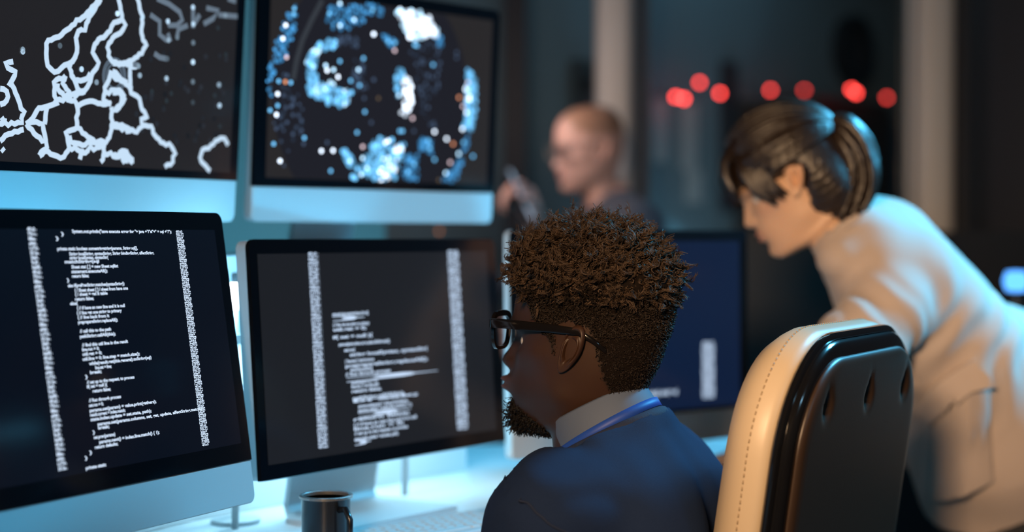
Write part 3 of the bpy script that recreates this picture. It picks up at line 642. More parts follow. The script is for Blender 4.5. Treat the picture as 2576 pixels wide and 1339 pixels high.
# ------------------------------------------------------------------ monitors
SW, SG, SC = .5275, .318, .0533
def monitor(name, corner, yaw, tilt, w, g, c, surf, label, disp_mat, margins, foot=.095, side=.020, neck_w=.12, cat='computer', group='all in one desktop computers'):
    """corner = right bottom corner of the front glass (world); local frame of the thing: x along the screen, y away from the viewer"""
    u = V(math.cos(yaw), math.sin(yaw), 0); nb = V(-math.sin(yaw), math.cos(yaw), 0)
    gc = np.array(corner)-u*w/2
    base = gc+nb*foot
    r = empty(name, (base[0], base[1], surf), yaw, label, cat, group)
    G0 = V(0, -foot, gc[2]-surf); uv = V(0, math.sin(tilt), math.cos(tilt)); un = V(0, -math.cos(tilt), math.sin(tilt))
    P = lambda a, b, d=0.: G0+V(1, 0, 0)*a+uv*b+un*d
    mp = lambda v: np.array([P(y, z-c, -x) for x, y, z in v])
    # aluminium housing: thin straight rim, then a swelling back
    rings = [(.0012, 0.), (0, .0012), (0, side-.001), (.001, side), (.003, side+.002), (.003, side+.012, .90), (.003, side+.022, .74), (.003, side+.030, .5), (.003, side+.033, .25)]
    v, f = slab(w, g+c, .0115, .0115, rings, 0, 8)
    mk('housing', mp(v), f, M['alu'], r, True, local=True, autosmooth=35)
    v, f = slab(w+.0006, g+.0003, .0116, .0006, [(.0000, .0045), (0, 0.), (0, -.0012), (.0008, -.0018)], 0, 8)
    gl = mk('screen_glass', np.array([P(y, z+.0005, -x) for x, y, z in v]), f, M['bezel'], r, True, local=True, autosmooth=35); gl.data.materials.append(M['gasket'])
    for p_ in gl.data.polygons: p_.material_index = int(abs(p_.normal[1]) < .8)
    l, rr, b, t = margins
    m_ = MB(); m_.add([P(-w/2+l, b, .0021), P(w/2-rr, b, .0021), P(w/2-rr, g-t, .0021), P(-w/2+l, g-t, .0021)], [(0, 1, 2, 3)])
    ds = m_.build('display', disp_mat, gl, local=True)
    # foot and neck: one bent sheet of aluminium
    zc = G0[2]-c; sh = MB(); yb = .05; prof = [(-.085, .0), (.04, .0), (.062, .004), (.068, .02), (.045, max(zc+.06, .10)), (-.02, zc+.14)]
    nw = neck_w
    th = .008; pts = []
    for i, (y, z) in enumerate(prof):
        pts.append((y, z))
    for i in range(len(pts)-1):
        (y0, z0), (y1, z1) = pts[i], pts[i+1]; L = math.hypot(y1-y0, z1-z0); ny, nz = -(z1-z0)/L, (y1-y0)/L
        w0 = nw*(1.25 if i < 2 else 1.); w1 = nw*(1.25 if i < 1 else 1.)
        vv = [(-w0/2, y0, z0), (w0/2, y0, z0), (w1/2, y1, z1), (-w1/2, y1, z1)]
        vv += [(x, y+ny*th, z+nz*th) for x, y, z in vv]
        sh.add(vv, [(0, 1, 2, 3), (4, 7, 6, 5), (0, 4, 5, 1), (1, 5, 6, 2), (2, 6, 7, 3), (3, 7, 4, 0)])
    sh.build('stand', M['alu'], r, local=True)
    Q = lambda a, b, d=.0024: P(w/2+a, b, d)     # a measured from the right bottom corner (negative to the left)
    return r, ds, Q
def corner(x, y, z, s=1.): return (x*s, y*s, H+z*s)
mar = (.0245, .0185, .0235, .0215)
# lower left computer: a page of code
r, ds, Q = monitor('desktop_computer', corner(-.3327, 2.0219, -.2862), R(62.59), R(8.61), SW, SG, SC, DZ, 'silver computer nearest the camera, lower left, a full page of code on its screen', display('display navy', (.0022, .0036, .0085)), mar)
tx = MB()
for (u, v, w), s in zip(M1, CODE1): text_row(tx, Q, s, u*1e-4, v*1e-4, w*1e-4, .0036)
for i in range(51):
    k = i/50.; v = (2965-k*2635)*1e-4; s = HEX[(i*5) % 9]; w = (.0118 if len(s) > 4 else .0098)
    text_row(tx, Q, s, -.3452+k*.0038, v, w, .0040)
    text_row(tx, Q, ':', -.3452+k*.0038+w+.0012, v-.0006, .0010, .0028)
for i in range(100):
    k = i/99.; v = (2945-k*2645)*1e-4; s = HEX[(i*7) % 9]
    text_row(tx, Q, s, -.0954, v, .0142 if i % 3 else .0125, .0022)
tx.build('code_text', M['ctext'], ds, local=True)
# lower right monitor without a chin
r, ds, Q = monitor('computer_monitor', corner(-.0109, 2.4922, -.3227), R(52.68), R(4.08), .5256, SG, .0005, DZ, 'lower monitor with black frame and no silver chin, blurred code between two white columns', display('display grey', (.0115, .0125, .0155)), (.0144, .0230, .0205, .0190), cat='monitor', group='computer monitors', side=.024, foot=.062, neck_w=.185)
tx = MB()
for i, (u, v, w) in enumerate(M2): text_row(tx, Q, CODE1[(i*7+3) % 47] if w > 300 else 'set.run(', u*1e-4, v*1e-4, w*1e-4, .0046)
for i in range(64):
    k = i/63.; v = (2990-k*2650)*1e-4
    text_row(tx, Q, HEX[(i*5) % 9], -.4172, v, .0185 if i % 2 else .0170, .0034); text_row(tx, Q, ':', -.3978, v, .0010, .0024)
    v = (2995-k*2690)*1e-4; text_row(tx, Q, HEX[(i*4) % 9], -.1190, v, .0270 if i % 3 else .0250, .0036)
tx.build('code_text', M['ctext2'], ds, local=True)
# upper left: map
UL_Y, UL_T = R(58.91), R(-3.71)
r, ds, Q = monitor('desktop_computer', corner(-.3612, 2.0857, .0715, 1.12), UL_Y, UL_T, SW*1.12, SG*1.12, SC*1.12, TOP, 'silver computer on the upper shelf at top left, white outlines of coasts on its screen', display('display charcoal', (.0165, .0150, .0165)), tuple(q*1.0 for q in (.027, .0175, .0115, .024)), foot=.10)
def ribbon(mb_, Q, pts, w, col=None, d=.0024):
    p = np.array(pts, float); n = len(p); v = []
    for i in range(n):
        t = p[min(i+1, n-1)]-p[max(i-1, 0)]; t /= np.linalg.norm(t)+1e-9; q = V(-t[1], t[0])*w/2
        v += [Q(*(p[i]+q), d), Q(*(p[i]-q), d)]
    mb_.add(v, [(2*i, 2*i+1, 2*i+3, 2*i+2) for i in range(n-1)], col)
def dot(mb_, Q, c, r, col=None, d=.0026, n=10):
    mb_.add([Q(c[0]+r*math.cos(2*math.pi*k/n), c[1]+r*math.sin(2*math.pi*k/n), d) for k in range(n)], [tuple(range(n))], col)
def rough(pts, amp, step):
    o = []
    for a, b in zip(pts[:-1], pts[1:]):
        a = V(*a); b = V(*b); L = np.linalg.norm(b-a); k = max(1, int(L/step)); n_ = V(-(b-a)[1], (b-a)[0])/(L+1e-9)
        for i in range(k): o.append(a+(b-a)*i/k+n_*(rng.normal()*amp if i else rng.normal()*amp*.4))
    o.append(V(*pts[-1])); return o
uclip = -.0180; vclip = .0120; vtop = SG*1.12-.0245
def clipline(pts): return [V(min(q[0], uclip), min(max(q[1], vclip), vtop)) for q in pts]
mp_ = MB()
for i, l in enumerate(MAP):
  if min(q[0] for q in l) < -1200: ribbon(mp_, Q, clipline(rough([(a*1e-4, b*1e-4) for a, b in l], .0012, .0045)), .0072, None, .0024+.00001*i)
mp_.build('coast_lines', M['cmap'], ds, True, local=True); mp_ = MB()
for i, l in enumerate(MAP):
  if min(q[0] for q in l) >= -1200: ribbon(mp_, Q, clipline(rough([(a*1e-4, b*1e-4) for a, b in l], .0012, .0045)), .0072, None, .0026)
mp_.build('coast_curve', M['cmap'], ds, True, local=True)
mp_ = MB()
for i, l in enumerate(MAPD): ribbon(mp_, Q, clipline([(a*1e-4, b*1e-4) for a, b in l]), .0075, (.14, .19, .25), .0030+.00001*i)
for a, b, k in MAPDOT: dot(mp_, Q, (min(a*1e-4, uclip-.003), b*1e-4), .0038, tuple(np.array((.55, .78, 1.))*(.03+.0155*k*k)), .0034)
for i in range(46):
    q = (-.215+rng.random()*.18, .05+rng.random()*.13); dot(mp_, Q, q, .0042, tuple(np.array((.5, .6, .8))*(.024+.03*rng.random())), .0023)
for a, b in ((-.2553, .1320),):
    for rr in (.0135, .0175, .0205):
        ribbon(mp_, Q, [(a+rr*math.cos(t), b+rr*1.15*math.sin(t)) for t in np.linspace(0, 2*math.pi, 25)], .0028, (.10, .14, .19), .0023)
mp_.build('map_dots', M['vcol'], ds, True, True, 'Emit', local=True)
# upper right: globe of points
r, ds, Q = monitor('desktop_computer', corner(-.0338, 2.7952, .0744), R(47.0), R(-2.97), SW, SG, SC, TOP, 'silver computer on the upper shelf showing a globe of glowing blue dots', display('display brown', (.0215, .0185, .0180)), (.0235, .0180, .0145, .0185), foot=.09, neck_w=.135)
COL = {'W': (1.9, 2.2, 2.6), 'w': (1.0, 1.6, 2.1), 'c': (.22, .72, 1.25), 'b': (.07, .34, .72), 'd': (.05, .08, .14), 'p': (1.1, .85, .95), 'o': (1.05, .42, .22), 'e': (.12, .085, .05)}
gm = MB()
gl_c = V(-.285, .150); n = 64
gm.add([Q(gl_c[0]+.212*math.cos(2*math.pi*k/n), min(max(gl_c[1]+.212*math.sin(2*math.pi*k/n), .0155), .298), .0023) for k in range(n)], [tuple(range(n))], (.0145, .0155, .0225))
ribbon(gm, Q, [(a*1e-4, b*1e-4) for a, b in GARC], .0085, (.040, .048, .060), .0026)
def inpoly(p, poly):
    c = False; n = len(poly)
    for i in range(n):
        a, b = poly[i], poly[(i+1) % n]
        if (a[1] > p[1]) != (b[1] > p[1]) and p[0] < (b[0]-a[0])*(p[1]-a[1])/(b[1]-a[1])+a[0]: c = not c
    return c
dl = .0028
for k, cnt, poly in GPOLY:
    cnt = int(cnt*(1.5 if k in 'Wwcb' else 1))
    poly = [(a*1e-4, b*1e-4) for a, b in poly]; xs = [p[0] for p in poly]; ys = [p[1] for p in poly]; made = 0; tries = 0
    area = abs(sum(poly[i][0]*poly[(i+1) % len(poly)][1]-poly[(i+1) % len(poly)][0]*poly[i][1] for i in range(len(poly))))/2
    while made < cnt and tries < 5000:
        tries += 1; p = (min(xs)+rng.random()*(max(xs)-min(xs)), min(ys)+rng.random()*(max(ys)-min(ys)))
        if inpoly(p, poly) and p[1] < .297 and p[1] > .018:
            made += 1; br = .45+1.2*rng.random()**1.5
            dot(gm, Q, p, (.0021+.0016*rng.random())*(1.35 if k in 'Wwc' else 1.), tuple(np.array(COL[k])*br), .0027+.000004*made, 8)
for a, b, k in GDOT: dot(gm, Q, (a*1e-4, min(b*1e-4, .296)), .0030, tuple(np.array(COL[k])*1.5), .0036, 10)
gm.build('globe_dots', M['vcol'], ds, False, True, 'Emit', local=True)
# far monitor behind the seated man
r, ds, Q = monitor('desktop_computer', corner(.4252, 2.866, -.3091), R(36.24), R(.65), SW, SG, SC, DZ, 'silver computer behind the seated man, dark blue screen with one white column', display('display blue', (.0042, .0120, .0400)), (.0245, .0201, .0050+.0015, .0188))
tx = MB()
for i in range(26): text_row(tx, Q, HEX[(i*5) % 9], -.1125, (1200-i*38.5)*1e-4, .0295 if i % 3 else .0280, .0036)
tx.build('code_column', M['ctext2'], ds, local=True); tx = MB()
text_row(tx, Q, 'set.update(params, affectString.match(sql), value) = sql', -.352, .0384, .1800, .0085)
tx.build('code_text', M['ctext2'], ds, local=True)

# ------------------------------------------------------------------ light between the monitors
q = at(591, 745, 2.262); lamp = empty('work_lamp', (q[0], q[1], DZ), R(52), 'small upright lamp with a glowing white tube between the two lower monitors', 'lamp')
zl = q[2]-DZ; hh = .019
MB().lathe([(.006, -hh), (.0088, -hh+.003), (.0088, hh-.003), (.006, hh)], (0, 0, zl), 20).build('glowing_tube', emission('lamp tube', (.80, .93, 1.), 7.), lamp, True, local=True, autosmooth=40)
MB().lathe([(.0052, 0), (.0052, .013), (.002, .0145)], (0, 0, zl+hh), 16).build('cap', M['black'], lamp, True, local=True, autosmooth=40)
MB().lathe([(.035, 0), (.035, .006), (.005, .010), (.0045, zl-hh)], (0, 0, 0), 24).build('stem', M['alu'], lamp, True, local=True, autosmooth=40)
# bias light bars standing on the desk behind the two lower monitors, shining back and up on the shelf
BARS = []
for (mx, my), yw, n_, lab in (((-.475, 1.800), 62.6, nA, 'blue light bar hidden behind the lower left computer'), ((-.179, 2.285), 52.7, nB, 'blue light bar hidden behind the lower monitor')):
    c_ = V(mx, my)+n_*.125; st = empty('light_bar', (c_[0], c_[1], DZ), R(yw), lab, 'light bar', 'blue light bars behind the lower monitors')
    MB().box((0, 0, .265), (.40, .012, .014)).build('channel', M['alu'], st, local=True)
    MB().box((0, .0075, .265), (.39, .003, .010)).build('diffuser', emission('strip glow', (.35, .78, 1.), 3.), st, local=True)
    for sx in (-.18, .18): MB().tube([(sx, 0, 0), (sx, 0, .26)], .005, 8).build('leg', M['alu'], st, True, local=True)
    BARS.append((np.append(c_+n_*.010, DZ+.265), np.append(n_, 0)))

# ------------------------------------------------------------------ mug and keyboard
mug = empty('coffee_mug', (-.240, 2.045, DZ), R(-50), 'dark metal mug on the desk in front of the second monitor', 'mug')
M['mug'] = mat('dark steel mug', (.030, .034, .042), .28, .6, coat=.3)
M['steel'] = mat('steel rim', (.62, .60, .58), .25, .8)
mh = .0765; mr = .0335
MB().lathe([(.0005, 0), (mr-.004, 0), (mr-.002, .002), (mr-.002, mh-.006), (mr-.001, mh-.003), (mr-.0035, mh-.003), (mr-.004, .004), (.0005, .004)], (0, 0, 0), 48).build('body', M['mug'], mug, True, local=True, autosmooth=40)
MB().lathe([(mr-.002, mh-.005), (mr+.0012, mh-.004), (mr+.0012, mh-.001), (mr-.002, mh), (mr-.0042, mh-.001), (mr-.0042, mh-.005)], (0, 0, 0), 48).build('rim', M['steel'], mug, True, local=True, autosmooth=60)
MB().tube([(mr-.004, 0, mh*.78), (mr+.012, 0, mh*.82), (mr+.021, 0, mh*.66), (mr+.021, 0, mh*.40), (mr+.012, 0, mh*.22), (mr-.004, 0, mh*.25)], .0042, 12).build('handle', M['mug'], mug, True, local=True)
MB().lathe([(.0005, mh-.0125), (mr-.0045, mh-.012), (mr-.0045, mh-.013), (.0005, mh-.0135)], (0, 0, 0), 32).build('coffee', mat('coffee with milk', (.42, .27, .15), .3), mug, local=True)
kb = empty('keyboard', (-.055, 2.235, DZ), R(46.5), 'thin white keyboard lying on the desk beside the seated man', 'keyboard')
M['kb'] = mat('white keyboard', (.60, .60, .60), .45); M['key'] = mat('white key', (.68, .68, .67), .5)
v, f = slab(.42, .114, .008, .008, edge_rings(0, .009, .002, 3), -.057)
mk('base', np.array([(y, z, .009-x+.0) for x, y, z in v]), f, M['kb'], kb, True, local=True, autosmooth=40)
v, f = slab(.0158, .0158, .002, .002, [(.0006, .0), (0, .0006), (0, .003)], -.0079, 4); kv = np.array([(y, z, .0115-x) for x, y, z in v])
key0 = None
for i in range(5):
    for j in range(14):
        x = -.201+.0185*j+.011*(i % 2)*.5; y = .042-.0190*i
        if i == 4 and 4 <= j <= 8: continue
        if key0 is None: key0 = mk('key', kv, f, M['key'], kb, False, local=True); o = key0
        else: o = key0.copy(); C.objects.link(o); o.parent = kb
        o.location = (x, y, 0)
for j in range(4):
    for i in range(5):
        o = key0.copy(); C.objects.link(o); o.parent = kb; o.location = (.132+.0185*j*.98+.004, .042-.0190*i, 0)
v, f = slab(.090, .0158, .002, .002, [(.0006, .0), (0, .0006), (0, .003)], -.0079, 4)
o = mk('space_bar', np.array([(y, z, .0115-x) for x, y, z in v]), f, M['key'], kb, False, local=True); o.location = (-.090, -.034, 0)

# ------------------------------------------------------------------ the man's chair
CA = R(CH_A); cF = V(-math.cos(CA), math.sin(CA), 0); 
ch = empty('office_chair', (CH_X, CH_Y, 0), 0, 'office chair with cream cushion and black buttoned leather back, under the person in glasses', 'chair')
ch.rotation_euler = (0, 0, math.atan2(cF[1], cF[0]))      # local x = the way the sitter faces, y = left
M['cream'] = mat('cream leather', (.56, .45, .32), .42, spec=.5, bump=(350, .12, .0006))
M['bleath'] = mat('black leather', (.036, .021, .013), .38, spec=.55, bump=(420, .18, .0006))
M['shell'] = mat('glossy black shell', (.006, .006, .007), .16, spec=.6, coat=.4)
M['chrome'] = mat('chrome', (.6, .6, .62), .15, 1.)
BH, BW, Z0 = .66, CH_W, .384
lean = R(CH_L)
def BP(v):    # x forward, y, z measured on the back
    v = np.asarray(v, float); x, y, z = v.T
    zz = z; x = x+.020*np.clip((np.abs(y)/(BW/2)), 0, 1)**2*0
    return np.stack([x*math.cos(lean)-zz*math.sin(lean), y, Z0+zz*math.cos(lean)+x*math.sin(lean)], 1)
# cushion: from x=.012 (joint with the shell) forward to .085
T0, T1 = CH_T0, CH_T1
rg = [(.012, T0), (.004, T0+.004), (.001, T0+.012), (0, T0+.024), (0, T1-.030), (.003, T1-.018), (.010, T1-.008), (.022, T1-.002), (.04, T1)]
v, f = slab(BW, BH, .145, .05, rg, 0, 14, fill=8)
# soft bulge of the front
fr_ = v[:, 0] > T1-.003; dd = np.clip(1-(v[:, 1]/(BW/2))**2, 0, 1)*np.clip(1-((v[:, 2]-BH/2)/(BH/2))**2, 0, 1); v[fr_, 0] += .02*np.sqrt(dd[fr_])
mk('back_cushion', BP(v), f, M['cream'], ch, True, local=True)
# stitching around the cushion's edge
m_ = MB(); ol = outline(BW+.0004, BH+.0004, .145, .05, 14); ol = np.array(ol); xs_ = T1-.030
acc = 0
seg = np.linalg.norm(np.roll(ol, -1, 0)-ol, axis=1)
for i in range(len(ol)):
    a, b = ol[i], ol[(i+1) % len(ol)]; k = max(1, int(seg[i]/.0065))
    for j in range(k):
        p = a+(b-a)*(j+.2)/k; q = a+(b-a)*(j+.75)/k
        m_.tube([(xs_, p[0], p[1]), (xs_, q[0], q[1])], .0009, 5)
m_.v = [tuple(q) for q in BP(np.array(m_.v))]
m_.build('stitching', mat('cream thread', (.36, .26, .16), .6), ch, True, local=True)
# piping between cushion and shell
S0 = CH_S0
rg = [(.006, T0+.001), (.002, T0-.003), (.002, T0-.008), (.006, T0-.011)]
v, f = slab(BW, BH, .145, .05, rg, 0, 14); mk('piping', BP(v), f, M['shell'], ch, True, local=True, autosmooth=50)
rg = [(.010, T0-.006), (.0075, T0-.010), (.0065, T0-.014), (.0065, S0+.012), (.008, S0+.006), (.012, S0+.002), (.018, S0)]
v, f = slab(BW-.004, BH-.004, .140, .05, rg, .002, 14)
mk('back_shell', BP(v), f, M['shell'], ch, True, local=True, autosmooth=60)
# raised padded panel with three sunk buttons
PW, PH = BW-.046, BH-.058
rg = [(.0, S0-.0005), (.0, S0-.002), (.0015, S0-.0045), (.005, S0-.0068), (.010, S0-.0080), (.020, S0-.0088)]
v, f = slab(PW, PH, .11, .04, rg, .03, 20, fill=70, sub_=.006)
BT = [(-CH_BS, PH+.03-.056), (0., PH+.03-.056), (CH_BS, PH+.03-.056)]
for by, bz in BT:
    d2 = ((v[:, 1]-by)/.010)**2+((v[:, 2]-bz)/.011)**2; back = v[:, 0] < S0-.006
    v[back, 0] += .0115*np.exp(-d2[back])
    d3 = ((v[:, 1]-by)/.006)**2+((v[:, 2]-bz-.016)/.013)**2; v[back, 0] += .0030*np.exp(-d3[back])
pn = mk('back_panel', BP(v), f, M['bleath'], ch, True, local=True)
for by, bz in BT:
    m_ = MB(); n = 10; vv = []
    for i in range(n+1):
        th = math.pi*i/n
        for k in range(16): p_ = 2*math.pi*k/16; vv.append((S0-.0005-.003*math.cos(th), by+.0060*math.sin(th)*math.cos(p_), bz-.002+.0060*math.sin(th)*math.sin(p_)))
    m_.add(vv, [(i*16+k, i*16+(k+1) % 16, (i+1)*16+(k+1) % 16, (i+1)*16+k) for i in range(n) for k in range(16)])
    m_.v = [tuple(q) for q in BP(np.array(m_.v))]; m_.build('button', M['shell'], pn, True, local=True)
# seat, arms, column, five star base
v, f = slab(.50, .50, .08, .08, edge_rings(0, .09, .03, 5), -.25, 8)
mk('seat', np.array([(z+.26, y, .345-x) for x, y, z in v]), f, M['cream'], ch, True, local=True)
MB().tube([(.02, 0, .255), (-.05, 0, .25), (-.085, 0, .40), (-.10, 0, .56)], .022, 12).build('back_bracket', M['chrome'], ch, True, local=True)
for s in (-1, 1):
    MB().tube([(.10, s*.27, .36), (.10, s*.30, .48), (.12, s*.30, .58), (.30, s*.30, .58)], .014, 10).build('armrest', M['shell'], ch, True, local=True)
MB().lathe([(.028, .12), (.028, .245), (.07, .25), (.07, .26)], (.24, 0, 0), 20).build('gas_column', M['chrome'], ch, True, local=True, autosmooth=40)
for k in range(5):
    a = 2*math.pi*k/5+.3; p = V(.24+.30*math.cos(a), .30*math.sin(a), .075)
    lg = MB().tube([(.24, 0, .12), tuple(p)], [.028, .018], 10).build('base_leg', M['chrome'], ch, True, local=True)
    MB().tube([(p[0], p[1]-.02, .030), (p[0], p[1]+.02, .030)], .030, 16).build('caster', M['shell'], lg, True, local=True, autosmooth=40)
# ------------------------------------------------------------------ people
M['skin'] = mat('skin', (.5, .3, .2), .50, spec=.4, sss=.12, attr='Col', bump=(260, .10, .0006))
M['eye'] = mat('eye', (.7, .7, .7), .15, attr='Col', coat=.5)
M['hairm'] = mat('black brown curly hair', (.007, .0045, .003), .6, spec=.35, noise_col=(120, (.13, .078, .046), .75))
M['hairw'] = mat('dark brown straight hair', (.018, .0105, .0065), .36, spec=.6, bump=(28, .6, .003, (6, 6, .5)))
M['navy'] = mat('navy knitted wool', (.008, .020, .060), .9, spec=.2, bump=(700, .35, .0008), noise_col=(350, (.016, .032, .08), .5))
M['rib'] = mat('navy ribbing', (.010, .020, .055), .85, bump=(300, .5, .001))
M['shirt'] = mat('pale blue shirt cotton', (.085, .115, .180), .75, bump=(500, .1, .0004))
M['lany'] = mat('bright blue ribbon', (.012, .06, .36), .55)
M['beige'] = mat('beige cotton', (.42, .345, .305), .82, bump=(300, .15, .0006), sheen=.15)
M['tan'] = mat('tan cotton', (.50, .24, .10), .8)
M['trouser'] = mat('dark trousers', (.014, .015, .020), .8, bump=(300, .2, .0006))
M['jacket'] = mat('dark grey blue jacket', (.050, .060, .085), .8, bump=(200, .15, .0006))
M['shoe'] = mat('black shoe leather', (.01, .01, .011), .4)
M['frame'] = mat('black acetate', (.006, .005, .005), .12, spec=.6, coat=.4)
def lensm():
    m = bpy.data.materials.new('spectacle lens'); m.use_nodes = True; nt = m.node_tree; nt.nodes.remove(nt.nodes['Principled BSDF'])
    a = nt.nodes.new('ShaderNodeBsdfTransparent'); b = nt.nodes.new('ShaderNodeBsdfGlossy'); b.inputs['Roughness'].default_value = .03
    x = nt.nodes.new('ShaderNodeMixShader'); fr = nt.nodes.new('ShaderNodeFresnel'); fr.inputs[0].default_value = 1.5
    nt.links.new(fr.outputs[0], x.inputs[0]); nt.links.new(a.outputs[0], x.inputs[1]); nt.links.new(b.outputs[0], x.inputs[2]); nt.links.new(x.outputs[0], nt.nodes['Material Output'].inputs[0])
    return m
M['lens'] = lensm()
def solid(name, prims, h, k, m, parent, cut=None, fold=None, kc=.004, post=None):
    v, f = nets(prims, h, k, cut, kc, post)
    if fold is not None:
        n = orient(v, f, prims, k); v = v+n*fold(v)[:, None]
    # relax a little
    return mk(name, v, f, m, parent, True)
def nz(v, sc, seed=0.):
    return np.array([noise.noise(Vector((p[0]*sc+seed, p[1]*sc, p[2]*sc))) for p in v])
def spectacles(fr, parent, mf=None, front=.112, half=.069, zt=.028, tall=.042, earx=-.004, thick=.0042, th_t=.0115, side_m=None):
    """glasses in head coordinates"""
    gl_m = MB(); wl = .047; mf = mf or M['frame']; tk = .6 if mf is not M['frame'] else 1.
    def rim(cy):
        v = []; f = []; n = 40
        for i in range(n):
            a = 2*math.pi*i/n; ca, sa = math.cos(a), math.sin(a); e = .55
            y = wl/2*math.copysign(abs(ca)**e, ca); z = tall/2*math.copysign(abs(sa)**e, sa)
            y *= 1+.10*(z/(tall/2))
            t = (.0030+.0022*max(sa, 0))*(.35 if tk < 1 else 1)
            for dr, dx in ((-t*.5, -.002), (t, -.002), (t, .002), (-t*.5, .002)):
                q = V(y, z); q = q*(1+dr/np.linalg.norm(q)); v.append((front+dx-.10*abs(cy+q[0])**1.0*.35, cy+q[0], zt+.003-tall/2+q[1]+.006))
        for i in range(n):
            for k in range(4): f.append((i*4+k, i*4+(k+1) % 4, ((i+1) % n)*4+(k+1) % 4, ((i+1) % n)*4+k))
        return v, f
    for s in (1, -1):
        v, f = rim(s*.0335); gl_m.add(W_(fr, v), f)
    zc = zt+.009-tall/2
    gl_m.tube(W_(fr, [(front-.001, .012, zc+.010), (front+.003, 0, zc+.013), (front-.001, -.012, zc+.010)]), .0026, 8)
    gf = gl_m.build('frame_front', mf, None, True, autosmooth=45)
    g = gf; g.name = 'glasses'; g.parent = parent; g.location = tuple(-rootloc(parent))
    for s in (1, -1):
        m_ = MB(); pts = [(front-.0035, s*(half-.008), zt), (front-.004, s*(half+.003), zt), (front-.008, s*(half+.0060), zt), (.06, s*(half+.0075), zt-.0008), (.020, s*(half+.0085), zt-.002), (earx-.010, s*(half+.0085), zt-.004), (earx-.026, s*(half+.005), zt-.013), (earx-.042, s*(half-.003), zt-.026)]
        hs = [th_t, th_t, th_t, th_t, th_t*.9, th_t*.72, th_t*.55, th_t*.5]
        v = []; f = []
        for (x, y, z), h_ in zip(pts, hs):
            for dy, dz in ((-.0018, -.5), (.0018, -.5), (.0022, -.2), (.0022, .3), (.0014, .5), (-.0018, .5)): v.append((x, y+s*dy, z+dz*h_*(.3 if tk < 1 else 1)))
        K = len(pts)
        for i in range(K-1):
            for k in range(6): f.append((i*6+k, i*6+(k+1) % 6, (i+1)*6+(k+1) % 6, (i+1)*6+k))
        f.append(tuple(range(6))); f.append(tuple((K-1)*6+k for k in range(6)))
        mk('temple', W_(fr, v), f, mf, g, True, autosmooth=50)
        v = []
        for i in range(24):
            a = 2*math.pi*i/24; ca, sa = math.cos(a), math.sin(a); y = wl/2*math.copysign(abs(ca)**.55, ca); z = tall/2*math.copysign(abs(sa)**.55, sa)
            v.append((front-.0035*abs(y+s*.0335)/.1*10*.1, s*.0335+y*(1+.1*z/(tall/2)), zc+z))
        mk('lens', W_(fr, v), [tuple(range(24))], M['lens'], g, False)
    return g

# ---- the seated man
man = empty('person', (.12, 2.01, .0), 0, 'seated person in black glasses and navy sweater, short curly dark hair, seen from behind', 'person')
a = R(25); mF = V(-math.cos(a), math.sin(a), 0); mL = V(-mF[1], mF[0], 0)*1.; mL = V(-math.sin(a), -math.cos(a), 0); mU = V(0, 0, 1)
mfr = frame(V(MH_X, MH_Y, MH_Z), mF, R(2))
SK = (.036, .0155, .0082)
def hair_len(p):              # curl length on the scalp (head coordinates); 0 = bare skin
    x, y, z = p
    if x > .02:
        line = np.interp(x, [.02, .028, .045, .058, .070, .085, .10], [-.008, .012, .026, .050, .066, .073, .077])
    elif x > -.034: line = np.interp(x, [-.034, -.026, 0, .02], [.0, .030, .037, .030])
    else: line = np.interp(x, [-.09, -.075, -.050, -.040, -.034], [-.062, -.066, -.060, -.035, .0])
    if z < line: return 0.
    zt = z+.10*max(0, -x-.02)*0
    k = np.clip((zt-.052)/.045, 0, 1); k = k*k*(3-2*k)
    kb = np.clip((zt-.0)/.09, 0, 1)
    side = .0028+.006*kb
    return side+k*.036
def mancol(v):
    out = np.tile(np.array(SK), (len(v), 1)); x, y, z = v.T
    st = np.array([1. if hair_len(p) > 0 else 0. for p in v])
    jaw = np.clip((x-.0)/.03, 0, 1)*np.clip((-.040-z-.25*(.1-x)*0)/.02, 0, 1)*np.clip((.115+z)/.02, 0, 1)
    mous = np.exp(-((z+.041)/.005)**2)*np.exp(-(y/.026)**2)*(x > .06)
    lip = (np.exp(-((z+.0475)/.0045)**2)+np.exp(-((z+.059)/.005)**2))*np.exp(-(y/.020)**2)*(x > .07)
    d = np.clip(np.maximum(st*.95, np.maximum(jaw*.45, mous*.6)), 0, 1)[:, None]
    out = out*(1-d)+np.array((.018, .011, .008))*d
    l = np.clip(lip, 0, 1)[:, None]*.7; out = out*(1-l)+np.array((.17, .07, .06))*l
    browm = (np.exp(-((z-.0305+.10*(np.abs(y)-.03)**1*0)/.0045)**2)*np.exp(-((np.abs(y)-.034)/.018)**2)*(x > .06))[:, None]*.85
    return out*(1-browm)+np.array((.012, .008, .006))*browm
hd = head(muzzle=.011, nose=1.05, lips=1.35, jaw=1.0, chin=.3, brow=1.1)
mb_ = MB(); place_head(mfr, mb_, SK, hd, colf=mancol, earsc=.95)
Nb = W_(mfr, (-.045, 0, -.122)); chestc = V(.13, 1.99, .70); pel = V(.14, 2.01, .47)
SLm = Nb+mL*.165+mF*.03-mU*.074; SRm = Nb-mL*.165+mF*.0-mU*.066
ELm = V(-.005, 1.80, .57); ERm = V(.17, 2.26, .60)
WLm = V(-.06, 1.955, .585); WRm = V(.00, 2.17, .60)
KLm = V(-.26, 1.99, .50); KRm = V(-.20, 2.26, .50)
tors = [rcone(Nb+mU*.03, Nb-mU*.06, .05, .06), rcone(SLm, SRm, .052, .052), rcone(Nb-mU*.08, chestc, .09, .11), rcone(chestc+mL*.06, pel+mL*.05, .10, .10), rcone(chestc-mL*.06, pel-mL*.05, .10, .10)]
